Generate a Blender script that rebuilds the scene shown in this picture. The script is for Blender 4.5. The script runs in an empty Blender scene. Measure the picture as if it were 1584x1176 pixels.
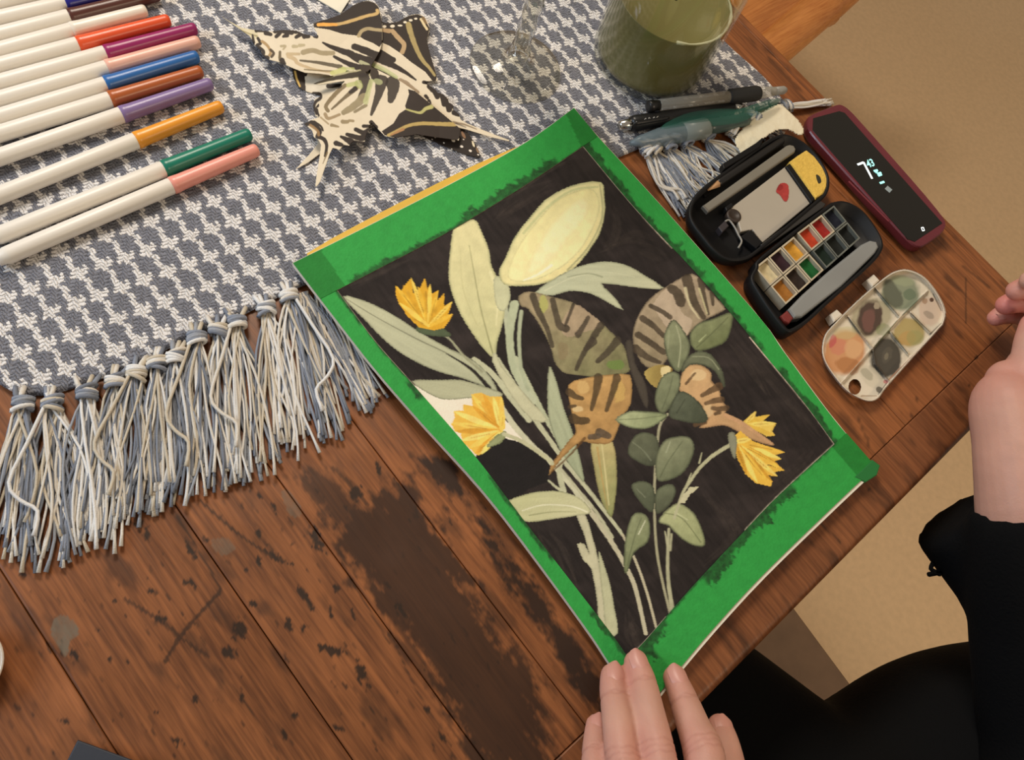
import bpy, bmesh, math, random
import numpy as np
from mathutils import Vector, Matrix

random.seed(7); rng = np.random.default_rng(7)
scene = bpy.context.scene
COL = scene.collection
TZ = 0.75                                   # height of the table top above the floor

# ------------------------------------------------------------------ camera
FPX, PITCH, ROLL, CH = 1311.93, 0.464829, 0.493052, 0.445352
cp, sp, cr, sr = math.cos(PITCH), math.sin(PITCH), math.cos(ROLL), math.sin(ROLL)
RC = np.array([[1, 0, 0], [0, cp, -sp], [0, sp, cp]]) @ np.array([[cr, -sr, 0], [sr, cr, 0], [0, 0, 1]])
cam_d = bpy.data.cameras.new('camera'); cam = bpy.data.objects.new('camera', cam_d); COL.objects.link(cam)
cam_d.sensor_width = 36.0; cam_d.sensor_fit = 'HORIZONTAL'; cam_d.lens = FPX / 1584 * 36.0
cam_d.clip_start = 0.01; cam_d.clip_end = 50
M4 = Matrix.Identity(4)
for r_ in range(3):
    for c_ in range(3): M4[r_][c_] = RC[r_, c_]
M4.translation = (0, 0, TZ + CH); cam.matrix_world = M4
scene.camera = cam

# ------------------------------------------------------------------ world, lights, exposure
def lin(c):
    c = np.asarray(c, float) / 255.0
    return np.where(c <= 0.04045, c / 12.92, ((c + 0.055) / 1.055) ** 2.4)
wd = bpy.data.worlds.new('room_ambience'); scene.world = wd; wd.use_nodes = True
bg = wd.node_tree.nodes['Background']; bg.inputs[0].default_value = (1.0, 0.86, 0.70, 1); bg.inputs[1].default_value = 0.27

def area(name, loc, target, size, power, color):
    l = bpy.data.lights.new(name, 'AREA'); l.shape = 'DISK'; l.size = size; l.energy = power; l.color = color
    o = bpy.data.objects.new(name, l); COL.objects.link(o); o.location = loc
    o.rotation_euler = (Vector(target) - Vector(loc)).to_track_quat('-Z', 'Y').to_euler(); return o
area('ceiling_lamp', (-0.68, 0.78, TZ + 1.02), (-0.05, 0.3, TZ), 0.42, 10.2, (1.0, 0.88, 0.73))
area('window_daylight', (-1.25, -0.45, TZ + 0.80), (-0.15, 0.2, TZ), 0.7, 10.5, (0.66, 0.82, 1.0))
area('floor_lamp_glow', (1.5, -0.2, TZ + 1.2), (0.9, 0.6, 0.0), 0.4, 8, (1.0, 0.80, 0.55))
vs = scene.view_settings
vs.view_transform = 'Standard'; vs.look = 'None'; vs.exposure = 0.1; vs.gamma = 1.0; vs.use_curve_mapping = False

# ------------------------------------------------------------------ helpers
def T(p, z=0.0):
    """photo pixel(s) -> world point(s) on the level z above the table top"""
    p = np.asarray(p, float); one = p.ndim == 1; q = p.reshape(-1, 2)
    d = np.stack([(q[:, 0] - 792) / FPX, -(q[:, 1] - 588) / FPX, -np.ones(len(q))], 1) @ RC.T
    zz = np.broadcast_to(np.asarray(z, float).reshape(-1), (len(q),)) if np.ndim(z) else np.full(len(q), z)
    t = (zz - CH) / d[:, 2]
    w = d * t[:, None]; w[:, 2] = zz + TZ
    return w[0] if one else w
def crop(x0, y0, s):
    return lambda *pts: [(x0 + x * s, y0 + y * s) for x, y in pts]
ORG = {}
def org(o): return ORG.get(o.name, np.zeros(3)) if o else np.zeros(3)
def thing(name, label, cat, loc, group=None):
    o = bpy.data.objects.new(name, None); COL.objects.link(o); o.location = tuple(loc); o.empty_display_size = 0.02
    o['label'] = label; o['category'] = cat
    if group: o['group'] = group
    ORG[o.name] = np.array(loc, float); return o
def tag(o, label, cat, group=None):
    o['label'] = label; o['category'] = cat
    if group: o['group'] = group
    return o
def build(name, V, F, mat, parent=None, smooth=False, col=None, label=None, stuff=False, mats=None, fm=None):
    V = np.asarray(V, float)
    me = bpy.data.meshes.new(name)
    if parent is not None: o0 = org(parent)
    else: o0 = np.array([V[:, 0].mean(), V[:, 1].mean(), V[:, 2].min()])
    if isinstance(F, np.ndarray):
        n, k = F.shape
        me.vertices.add(len(V)); me.vertices.foreach_set('co', (V - o0).astype(np.float32).ravel())
        me.loops.add(n * k); me.loops.foreach_set('vertex_index', F.astype(np.int32).ravel())
        me.polygons.add(n); me.polygons.foreach_set('loop_start', np.arange(0, n * k, k, dtype=np.int32))
        me.update(calc_edges=True)
    else:
        me.from_pydata([tuple(v) for v in (V - o0)], [], F); me.update()
    me.validate()
    if smooth: me.polygons.foreach_set('use_smooth', [True] * len(me.polygons))
    if col is not None:
        at = me.color_attributes.new('Col', 'FLOAT_COLOR', 'POINT')
        c4 = np.ones((len(V), 4), np.float32); c4[:, :3] = np.asarray(col).reshape(-1, 3); at.data.foreach_set('color', c4.ravel())
    for m in (mats or [mat]): me.materials.append(m)
    if fm is not None: me.polygons.foreach_set('material_index', fm)
    o = bpy.data.objects.new(name, me); COL.objects.link(o)
    if parent is not None: o.parent = parent
    else: o.location = tuple(o0)
    ORG[o.name] = o0
    if label: o['label'] = label
    if stuff: o['kind'] = 'stuff'
    return o
class MB:
    def __init__(s): s.V = []; s.F = []; s.C = []
    def add(s, V, F, c=(1, 1, 1)):
        n = len(s.V); s.V += [tuple(v) for v in V]; s.F += [tuple(i + n for i in f) for f in F]; s.C += [tuple(c)] * len(V)
    def build(s, name, mat, parent=None, smooth=True, usecol=False, **k):
        return build(name, s.V, s.F, mat, parent, smooth, col=(np.array(s.C) if usecol else None), **k)
def basis(d):
    d = np.asarray(d, float); d = d / np.linalg.norm(d)
    u = np.cross(d, [0, 0, 1.0])
    if np.linalg.norm(u) < 1e-4: u = np.array([1.0, 0, 0])
    u /= np.linalg.norm(u); return d, u, np.cross(d, u)
def tube(P, R, n=8, cap=True, flat=1.0, up=None):
    """tapered tube along points; flat squashes the vertical half axis"""
    P = np.asarray(P, float); R = np.broadcast_to(np.asarray(R, float), (len(P),)); V = []; F = []
    for i in range(len(P)):
        d = P[min(i + 1, len(P) - 1)] - P[max(i - 1, 0)]
        d, u, w = basis(d)
        if up is not None:
            u = np.cross(d, up); u /= np.linalg.norm(u); w = np.cross(d, u)
        for k in range(n):
            a = 2 * math.pi * k / n; V.append(P[i] + R[i] * (math.cos(a) * u + flat * math.sin(a) * w))
    for i in range(len(P) - 1):
        for k in range(n):
            k2 = (k + 1) % n; F.append((i * n + k, i * n + k2, (i + 1) * n + k2, (i + 1) * n + k))
    if cap: F.append(tuple(range(n - 1, -1, -1))); F.append(tuple((len(P) - 1) * n + k for k in range(n)))
    return V, F
def lathe(p0, d, prof, n=24, cap=True):
    """profile of (distance along axis, radius)"""
    d, u, w = basis(d); V = []; F = []
    for t, r in prof:
        for k in range(n):
            a = 2 * math.pi * k / n; V.append(np.asarray(p0) + d * t + max(r, 1e-5) * (math.cos(a) * u + math.sin(a) * w))
    for i in range(len(prof) - 1):
        for k in range(n):
            k2 = (k + 1) % n; F.append((i * n + k, i * n + k2, (i + 1) * n + k2, (i + 1) * n + k))
    if cap: F.append(tuple(range(n - 1, -1, -1))); F.append(tuple((len(prof) - 1) * n + k for k in range(n)))
    return V, F
def smooth_poly(pts, n=4, closed=True):
    P = np.asarray(pts, float); N = len(P); out = []
    rg = range(N if closed else N - 1)
    for i in rg:
        if closed: p0, p1, p2, p3 = P[(i - 1) % N], P[i], P[(i + 1) % N], P[(i + 2) % N]
        else: p0, p1, p2, p3 = P[max(i - 1, 0)], P[i], P[i + 1], P[min(i + 2, N - 1)]
        for k in range(n):
            t = k / n
            out.append(0.5 * ((2 * p1) + (-p0 + p2) * t + (2 * p0 - 5 * p1 + 4 * p2 - p3) * t * t + (-p0 + 3 * p1 - 3 * p2 + p3) * t ** 3))
    if not closed: out.append(P[-1])
    return np.array(out)
def prism(px, z0, z1, bev=0.0, smooth=0):
    """solid with the outline of px (traced at its top level z1), standing from z0 to z1"""
    P = np.asarray(px, float)
    if smooth: P = smooth_poly(P, smooth)
    W = T(P, z1)[:, :2]
    ar = 0.5 * np.sum(W[:, 0] * np.roll(W[:, 1], -1) - np.roll(W[:, 0], -1) * W[:, 1])
    if ar < 0: W = W[::-1]
    return prism_w(W, z0, z1, bev)
def inset(W, d):
    e1 = np.roll(W, -1, 0) - W; e0 = W - np.roll(W, 1, 0)
    n1 = np.stack([-e1[:, 1], e1[:, 0]], 1); n0 = np.stack([-e0[:, 1], e0[:, 0]], 1)
    n1 /= np.linalg.norm(n1, axis=1)[:, None] + 1e-12; n0 /= np.linalg.norm(n0, axis=1)[:, None] + 1e-12
    m = n1 + n0; m /= np.maximum(np.linalg.norm(m, axis=1)[:, None], 1e-6)
    k = np.clip(np.sum(m * n1, 1), 0.5, 1)
    return W + m * (d / k)[:, None]
def prism_w(W, z0, z1, bev=0.0):
    rings = [(W, z0), (W, z1 - bev)] + ([(inset(W, bev * 0.4), z1 - bev * 0.3), (inset(W, bev), z1)] if bev else [])
    if not bev: rings = [(W, z0), (W, z1)]
    n = len(W); V = []; F = []
    for w, z in rings: V += [(x, y, z + TZ) for x, y in w]
    for i in range(len(rings) - 1):
        for k in range(n):
            k2 = (k + 1) % n; F.append((i * n + k, i * n + k2, (i + 1) * n + k2, (i + 1) * n + k))
    F.append(tuple(range(n - 1, -1, -1))); F.append(tuple((len(rings) - 1) * n + k for k in range(n)))
    return V, F
def box_w(c, ax, ay, hx, hy, z0, z1):
    c = np.asarray(c, float)[:2]; ax = np.asarray(ax, float)[:2]; ay = np.asarray(ay, float)[:2]
    W = np.array([c - ax * hx - ay * hy, c + ax * hx - ay * hy, c + ax * hx + ay * hy, c - ax * hx + ay * hy])
    ar = 0.5 * np.sum(W[:, 0] * np.roll(W[:, 1], -1) - np.roll(W[:, 0], -1) * W[:, 1])
    if ar < 0: W = W[::-1]
    return prism_w(W, z0, z1)

# ---- value noise
_NT = rng.random((256, 256))
def noise(x, y, oct=3):
    x = np.asarray(x, float); y = np.asarray(y, float); s = 0; a = 1.0; tot = 0
    for o in range(oct):
        xi = np.floor(x).astype(int); yi = np.floor(y).astype(int); fx = x - xi; fy = y - yi
        fx = fx * fx * (3 - 2 * fx); fy = fy * fy * (3 - 2 * fy)
        g = lambda i, j: _NT[(xi + i + 37 * o) % 256, (yi + j + 91 * o) % 256]
        s = s + a * ((g(0, 0) * (1 - fx) + g(1, 0) * fx) * (1 - fy) + (g(0, 1) * (1 - fx) + g(1, 1) * fx) * fy)
        tot += a; a *= 0.5; x = x * 2.03; y = y * 2.03
    return s / tot
# ---- flat print: colours laid on the vertices of a fine grid
class Print:
    def __init__(s, X, Y, base):
        s.X = X; s.Y = Y; s.C = np.empty(X.shape + (3,)); s.C[...] = base
    def _box(s, P, m):
        x0, y0 = P.min(0) - m; x1, y1 = P.max(0) + m
        return np.nonzero((s.X >= x0) & (s.X <= x1) & (s.Y >= y0) & (s.Y <= y1))
    def inside(s, P, idx=None):
        x = s.X[idx] if idx is not None else s.X; y = s.Y[idx] if idx is not None else s.Y
        r = np.zeros(x.shape, bool); n = len(P)
        for i in range(n):
            (xa, ya), (xb, yb) = P[i], P[(i + 1) % n]
            if ya == yb: continue
            c = ((ya > y) != (yb > y)) & (x < (xb - xa) * (y - ya) / (yb - ya) + xa); r ^= c
        return r
    def dist(s, P, idx, closed):
        x = s.X[idx]; y = s.Y[idx]; best = np.full(x.shape, 1e9); par = np.zeros(x.shape); n = len(P)
        for i in range(n if closed else n - 1):
            a = P[i]; b = P[(i + 1) % n]; d = b - a; L = d @ d + 1e-9
            t = np.clip(((x - a[0]) * d[0] + (y - a[1]) * d[1]) / L, 0, 1)
            q = (x - a[0] - t * d[0]) ** 2 + (y - a[1] - t * d[1]) ** 2
            m = q < best; best = np.where(m, q, best); par = np.where(m, i + t, par)
        return np.sqrt(best), par / max(n - 1, 1)
    def poly(s, pts, c, c2=None, ang=0, sm=3, edge=None, ew=3.0, ea=0.5, wob=1.0, var=0.10, alpha=1.0, grain=None):
        P = smooth_poly(pts, sm) if sm else np.asarray(pts, float)
        idx = s._box(P, 4)
        if not len(idx[0]): return
        x, y = s.X[idx], s.Y[idx]
        m = s.inside(P, idx); idx = (idx[0][m], idx[1][m])
        if not len(idx[0]): return
        x, y = s.X[idx], s.Y[idx]
        col = np.broadcast_to(lin(c), x.shape + (3,)).copy()
        if c2 is not None:
            ca, sa = math.cos(ang), math.sin(ang); t = x * ca + y * sa; t = (t - t.min()) / (np.ptp(t) + 1e-9)
            t = np.clip(t + 0.35 * (noise(x / 14, y / 14) - 0.5), 0, 1)[:, None]; col = col * (1 - t) + lin(c2) * t
        if grain:
            ga, gs = grain; u = x * math.cos(ga) + y * math.sin(ga); v = -x * math.sin(ga) + y * math.cos(ga)
            nz = noise(u / 40 + 5, v / gs + 9)
        else: nz = noise(x / 11, y / 11)
        col *= (1 + var * 2.2 * (nz - 0.5))[:, None] * (1 + 0.05 * (noise(x / 2.5, y / 2.5, 2) - 0.5))[:, None]
        if edge is not None:
            dd, _ = s.dist(P, idx, True); k = (np.clip(1 - dd / ew, 0, 1) * ea * (0.5 + noise(x / 9, y / 9)))[:, None]
            k = np.clip(k, 0, 1); col = col * (1 - k) + lin(edge) * k
        s.C[idx] = s.C[idx] * (1 - alpha) + col * alpha
    bold = 1.0
    def stroke(s, pts, w0, w1, c, alpha=1.0, mid=None, sm=4, var=0.12):
        w0 *= s.bold; w1 *= s.bold
        P = smooth_poly(pts, sm, False) if sm else np.asarray(pts, float)
        wm = max(w0, w1, mid or 0); idx = s._box(P, wm + 2)
        if not len(idx[0]): return
        d, t = s.dist(P, idx, False)
        w = w0 + (w1 - w0) * t
        if mid is not None: w = np.where(t < .5, w0 + (mid - w0) * np.sin(t * math.pi), w1 + (mid - w1) * np.sin(t * math.pi))
        x, y = s.X[idx], s.Y[idx]
        w = w * 0.5 * (0.85 + 0.3 * noise(x / 5, y / 5, 2))
        a = np.clip((w - d) / 0.9 + 0.5, 0, 1) * alpha
        col = lin(c) * (1 + var * 2 * (noise(x / 8, y / 8) - .5))[:, None]
        s.C[idx] = s.C[idx] * (1 - a[:, None]) + col * a[:, None]
    def blob(s, c, rx, ry, colr, ang=0, alpha=1.0, wob=0.25, soft=0.15):
        P = np.array([[c[0] - rx - ry, c[1] - rx - ry], [c[0] + rx + ry, c[1] + rx + ry]]); idx = s._box(P, 0)
        if not len(idx[0]): return
        x, y = s.X[idx] - c[0], s.Y[idx] - c[1]; ca, sa = math.cos(ang), math.sin(ang)
        r = np.hypot((x * ca + y * sa) / rx, (-x * sa + y * ca) / ry) + wob * (noise(s.X[idx] / (rx * .7) + 3, s.Y[idx] / (rx * .7) + 8) - .5) * 2
        a = np.clip((1 - r) / soft, 0, 1) * alpha
        s.C[idx] = s.C[idx] * (1 - a[:, None]) + lin(colr) * a[:, None]
def grid_faces(n, m, keep=None):
    i, j = np.meshgrid(np.arange(n - 1), np.arange(m - 1), indexing='ij')
    a = i * m + j; F = np.stack([a, a + 1, a + m + 1, a + m], -1).reshape(-1, 4)
    if keep is not None: F = F[keep.reshape(-1)]
    return F
def grid_build(name, PX, z, C, mat, parent=None, mask=None, smooth=True, **k):
    n, m = PX.shape[:2]
    V = T(PX.reshape(-1, 2), np.broadcast_to(z, (n, m)).reshape(-1).copy())
    keep = None
    if mask is not None: keep = mask[:-1, :-1] & mask[1:, :-1] & mask[:-1, 1:] & mask[1:, 1:]
    F = grid_faces(n, m, keep)
    q = V[F[0]]; nz = np.cross(q[1] - q[0], q[2] - q[0])[2]
    if nz < 0: F = F[:, ::-1]
    C = C.reshape(-1, 3)
    if keep is not None:
        u, inv = np.unique(F, return_inverse=True); V = V[u]; C = C[u]; F = inv.reshape(F.shape)
    return build(name, V, F, mat, parent, smooth, col=C, **k)
def resample(pts, n):
    P = smooth_poly(pts, 6, False); d = np.r_[0, np.cumsum(np.linalg.norm(np.diff(P, axis=0), axis=1))]
    t = np.linspace(0, d[-1], n); return np.stack([np.interp(t, d, P[:, 0]), np.interp(t, d, P[:, 1])], 1)
def coons(top, right, bottom, left, n, m):
    """patch with s along top/bottom (n), t along left/right (m); top: P00->P10, bottom: P01->P11"""
    a = resample(top, n)[:, None]; b = resample(bottom, n)[:, None]; c = resample(left, m)[None]; d = resample(right, m)[None]
    s = np.linspace(0, 1, n)[:, None, None]; t = np.linspace(0, 1, m)[None, :, None]
    p00, p10, p01, p11 = a[0, 0], a[-1, 0], b[0, 0], b[-1, 0]
    return (1 - t) * a + t * b + (1 - s) * c + s * d - ((1 - s) * (1 - t) * p00 + s * (1 - t) * p10 + (1 - s) * t * p01 + s * t * p11)
def apply_mods(o):
    dg = bpy.context.evaluated_depsgraph_get(); dg.update()
    me = bpy.data.meshes.new_from_object(o.evaluated_get(dg)); old = o.data; o.modifiers.clear(); o.data = me
    bpy.data.meshes.remove(old); return o

# ------------------------------------------------------------------ materials
def mat(name, c, rough=0.6, metal=0.0, spec=0.5, bump=0.0, bscale=200.0, var=0.0, trans=0.0, emit=None, sss=0.0, sheen=0.0, coat=0.0):
    m = bpy.data.materials.new(name); m.use_nodes = True; nt = m.node_tree; b = nt.nodes['Principled BSDF']
    if c == 'vcol':
        at = nt.nodes.new('ShaderNodeAttribute'); at.attribute_name = 'Col'; nt.links.new(at.outputs['Color'], b.inputs['Base Color']); src = at.outputs['Color']
    else:
        b.inputs['Base Color'].default_value = (*lin(c), 1)
        if var:
            tc = nt.nodes.new('ShaderNodeTexCoord'); nz = nt.nodes.new('ShaderNodeTexNoise'); nz.inputs['Scale'].default_value = bscale * 0.4; nz.inputs['Detail'].default_value = 4
            nt.links.new(tc.outputs['Object'], nz.inputs['Vector'])
            rp = nt.nodes.new('ShaderNodeValToRGB'); k = lin(c)
            rp.color_ramp.elements[0].color = (*np.clip(k * (1 - var), 0, 1), 1); rp.color_ramp.elements[1].color = (*np.clip(k * (1 + var), 0, 1), 1)
            rp.color_ramp.elements[0].position = .3; rp.color_ramp.elements[1].position = .7
            nt.links.new(nz.outputs['Fac'], rp.inputs['Fac']); nt.links.new(rp.outputs['Color'], b.inputs['Base Color'])
    b.inputs['Roughness'].default_value = rough; b.inputs['Metallic'].default_value = metal; b.inputs['Specular IOR Level'].default_value = spec
    b.inputs['Transmission Weight'].default_value = trans; b.inputs['Coat Weight'].default_value = coat
    if sss: b.inputs['Subsurface Weight'].default_value = sss; b.inputs['Subsurface Radius'].default_value = (0.006, 0.0025, 0.0012); b.inputs['Subsurface Scale'].default_value = 1.0
    if sheen: b.inputs['Sheen Weight'].default_value = sheen
    if emit: b.inputs['Emission Color'].default_value = (*lin(emit[0]), 1); b.inputs['Emission Strength'].default_value = emit[1]
    if bump:
        tc = nt.nodes.new('ShaderNodeTexCoord'); nz = nt.nodes.new('ShaderNodeTexNoise'); nz.inputs['Scale'].default_value = bscale; nz.inputs['Detail'].default_value = 5
        bp = nt.nodes.new('ShaderNodeBump'); bp.inputs['Strength'].default_value = bump; bp.inputs['Distance'].default_value = 0.001
        nt.links.new(tc.outputs['Object'], nz.inputs['Vector']); nt.links.new(nz.outputs['Fac'], bp.inputs['Height']); nt.links.new(bp.outputs['Normal'], b.inputs['Normal'])
    return m
def glass_mat(name, tint=(250, 250, 245), ior=1.45, amount=1.0, extra=0.012):
    """thin clear wall: see-through with a Fresnel reflection"""
    m = bpy.data.materials.new(name); m.use_nodes = True; nt = m.node_tree; nt.nodes.clear()
    out = nt.nodes.new('ShaderNodeOutputMaterial'); mx = nt.nodes.new('ShaderNodeMixShader')
    tr = nt.nodes.new('ShaderNodeBsdfTransparent'); tr.inputs[0].default_value = (*lin(tint), 1)
    gl = nt.nodes.new('ShaderNodeBsdfGlossy'); gl.inputs['Roughness'].default_value = 0.04; gl.inputs[0].default_value = (.95, .95, .95, 1)
    fr = nt.nodes.new('ShaderNodeLayerWeight'); pw = nt.nodes.new('ShaderNodeMath'); pw.operation = 'POWER'; pw.inputs[1].default_value = 3.0; nt.links.new(fr.outputs['Facing'], pw.inputs[0])
    ad = nt.nodes.new('ShaderNodeMath'); ad.operation = 'MULTIPLY_ADD'; ad.inputs[1].default_value = amount * .8; ad.inputs[2].default_value = extra; ad.use_clamp = True
    nt.links.new(pw.outputs[0], ad.inputs[0]); nt.links.new(ad.outputs[0], mx.inputs[0]); nt.links.new(tr.outputs[0], mx.inputs[1]); nt.links.new(gl.outputs[0], mx.inputs[2]); nt.links.new(mx.outputs[0], out.inputs[0])
    return m
def veil_mat(name, c, opac, rough=0.3):
    """milky see-through plastic"""
    m = bpy.data.materials.new(name); m.use_nodes = True; nt = m.node_tree; b = nt.nodes['Principled BSDF']
    b.inputs['Base Color'].default_value = (*lin(c), 1); b.inputs['Roughness'].default_value = rough; b.inputs['Alpha'].default_value = opac
    return m

TA = np.array([-0.908, 0.419]); TA /= np.linalg.norm(TA); TB = np.array([-TA[1], TA[0]]); TB = -TB if TB[0] > 0 else TB   # table axes: boards, front edge
TO = T((1649, 519))[:2]                                            # corner of the table top
def wood_mat(name, light, dark, stain=True, ang=None, fine=1.0, rough=0.42):
    m = bpy.data.materials.new(name); m.use_nodes = True; nt = m.node_tree; N = nt.nodes; L = nt.links; b = N['Principled BSDF']
    tc = N.new('ShaderNodeTexCoord'); mp = N.new('ShaderNodeMapping'); oi = N.new('ShaderNodeObjectInfo')
    a = math.atan2(TA[1], TA[0]) if ang is None else ang
    mp.vector_type = 'TEXTURE'; mp.inputs['Rotation'].default_value = (0, 0, a)
    L.new(tc.outputs['Object'], mp.inputs['Vector'])
    of = N.new('ShaderNodeVectorMath'); of.operation = 'MULTIPLY_ADD'; of.inputs[1].default_value = (3.1, 7.7, 1.3)
    cv = N.new('ShaderNodeCombineXYZ')
    for k in range(3): L.new(oi.outputs['Random'], cv.inputs[k])
    L.new(cv.outputs[0], of.inputs[0]); L.new(mp.outputs[0], of.inputs[2])
    s1 = N.new('ShaderNodeMapping'); s1.inputs['Scale'].default_value = (2.2, 26 * fine, 26); L.new(of.outputs[0], s1.inputs['Vector'])
    n1 = N.new('ShaderNodeTexNoise'); n1.inputs['Scale'].default_value = 1.6; n1.inputs['Detail'].default_value = 3; n1.inputs['Distortion'].default_value = 0.6; L.new(s1.outputs[0], n1.inputs['Vector'])
    wv = N.new('ShaderNodeMath'); wv.operation = 'MULTIPLY'; wv.inputs[1].default_value = 34.0; L.new(n1.outputs['Fac'], wv.inputs[0])
    sn = N.new('ShaderNodeMath'); sn.operation = 'SINE'; L.new(wv.outputs[0], sn.inputs[0])
    s2 = N.new('ShaderNodeMapping'); s2.inputs['Scale'].default_value = (38, 640 * fine, 300); L.new(of.outputs[0], s2.inputs['Vector'])
    n2 = N.new('ShaderNodeTexNoise'); n2.inputs['Scale'].default_value = 1.0; n2.inputs['Detail'].default_value = 4; L.new(s2.outputs[0], n2.inputs['Vector'])
    n3 = N.new('ShaderNodeTexNoise'); n3.inputs['Scale'].default_value = 14.0; n3.inputs['Detail'].default_value = 4; L.new(of.outputs[0], n3.inputs['Vector'])
    def madd(x, mul, add):
        q = N.new('ShaderNodeMath'); q.operation = 'MULTIPLY_ADD'; L.new(x, q.inputs[0]); q.inputs[1].default_value = mul; q.inputs[2].default_value = add; return q.outputs[0]
    def plus(x, y):
        q = N.new('ShaderNodeMath'); q.operation = 'ADD'; L.new(x, q.inputs[0]); L.new(y, q.inputs[1]); return q.outputs[0]
    f = plus(plus(madd(sn.outputs[0], 0.10, 0.5), madd(n2.outputs['Fac'], 1.0, -0.5)), plus(madd(n3.outputs['Fac'], 0.7, -0.35), madd(oi.outputs['Random'], 0.24, -0.12)))
    rp = N.new('ShaderNodeValToRGB'); e = rp.color_ramp.elements
    e[0].position = 0.12; e[0].color = (*lin(dark), 1); e[1].position = 0.85; e[1].color = (*lin(light), 1); L.new(f, rp.inputs['Fac'])
    colr = rp.outputs['Color']
    bp = N.new('ShaderNodeBump'); bp.inputs['Strength'].default_value = 0.25; bp.inputs['Distance'].default_value = 0.0006; L.new(f, bp.inputs['Height']); L.new(bp.outputs[0], b.inputs['Normal'])
    if stain:
        at = N.new('ShaderNodeAttribute'); at.attribute_name = 'Col'; sx = N.new('ShaderNodeSeparateColor'); L.new(at.outputs['Color'], sx.inputs[0])
        m1 = N.new('ShaderNodeMix'); m1.data_type = 'RGBA'; L.new(sx.outputs[0], m1.inputs[0]); L.new(colr, m1.inputs[6]); m1.inputs[7].default_value = (*lin((52, 33, 22)), 1)
        m2 = N.new('ShaderNodeMix'); m2.data_type = 'RGBA'; L.new(sx.outputs[1], m2.inputs[0]); L.new(m1.outputs[2], m2.inputs[6]); m2.inputs[7].default_value = (*lin((44, 30, 20)), 1)
        m3 = N.new('ShaderNodeMix'); m3.data_type = 'RGBA'; L.new(sx.outputs[2], m3.inputs[0]); L.new(m2.outputs[2], m3.inputs[6]); m3.inputs[7].default_value = (*lin((112, 100, 84)), 1)
        colr = m3.outputs[2]
    L.new(colr, b.inputs['Base Color']); b.inputs['Roughness'].default_value = rough
    rr = N.new('ShaderNodeMath'); rr.operation = 'MULTIPLY_ADD'; L.new(n3.outputs['Fac'], rr.inputs[0]); rr.inputs[1].default_value = 0.3; rr.inputs[2].default_value = rough - .15; L.new(rr.outputs[0], b.inputs['Roughness'])
    b.inputs['Specular IOR Level'].default_value = 0.35
    return m
def PXY(W):
    """world point(s) -> photo pixel(s)"""
    q = (np.asarray(W, float).reshape(-1, 3) - np.array([0, 0, TZ + CH])) @ RC
    return np.stack([792 + FPX * q[:, 0] / -q[:, 2], 588 - FPX * q[:, 1] / -q[:, 2]], 1)
def AB(a, b): return TO + np.multiply.outer(np.asarray(a, float), TA) + np.multiply.outer(np.asarray(b, float), TB)

# ================================================================== setting
fl = mat('beige_floor', (224, 191, 150), rough=0.75, bump=0.12, bscale=260, var=0.05, spec=0.25)
V = [(-3, -3, 0), (4, -3, 0), (4, 5, 0), (-3, 5, 0)]
o = build('floor', V + [(x, y, -.05) for x, y, z in V], [(0, 1, 2, 3), (7, 6, 5, 4), (0, 4, 5, 1), (1, 5, 6, 2), (2, 6, 7, 3), (3, 7, 4, 0)], fl); o['kind'] = 'structure'
m_wall = mat('pale_wall', (206, 190, 162), rough=.9)
for nm, (x0, x1, y0, y1) in {'wall_back': (-3, 4, 5, 5.1), 'wall_left': (-3.1, -3, -3, 5)}.items():
    V = [(x, y, z_) for z_ in (0, 2.6) for x, y in ((x0, y0), (x1, y0), (x1, y1), (x0, y1))]
    o = build(nm, V, [(3, 2, 1, 0), (4, 5, 6, 7), (0, 1, 5, 4), (1, 2, 6, 5), (2, 3, 7, 6), (3, 0, 4, 7)], m_wall); o['kind'] = 'structure'
# darker floor board that shows under the front of the table
m_thr = mat('brown_floor_board', (128, 100, 76), rough=0.6, bump=0.1, bscale=60, var=0.12)
p0 = T((1225, 945), -TZ)[:2]; p1 = T((1310, 1060), -TZ)[:2]; d = (p1 - p0) / np.linalg.norm(p1 - p0); nn = np.array([-d[1], d[0]])
if nn[0] > 0: nn = -nn
q0, q1 = p0 - d * .9, p1 + d * .5
mb = MB(); W = np.array([q0, q1, q1 + nn * .16, q0 + nn * .16])
if 0.5 * np.sum(W[:, 0] * np.roll(W[:, 1], -1) - np.roll(W[:, 0], -1) * W[:, 1]) < 0: W = W[::-1]
mb.add(*prism_w(W, -TZ, -TZ + .012, .004)); o = mb.build('trim_1', m_thr, smooth=False); o['kind'] = 'structure'

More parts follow.
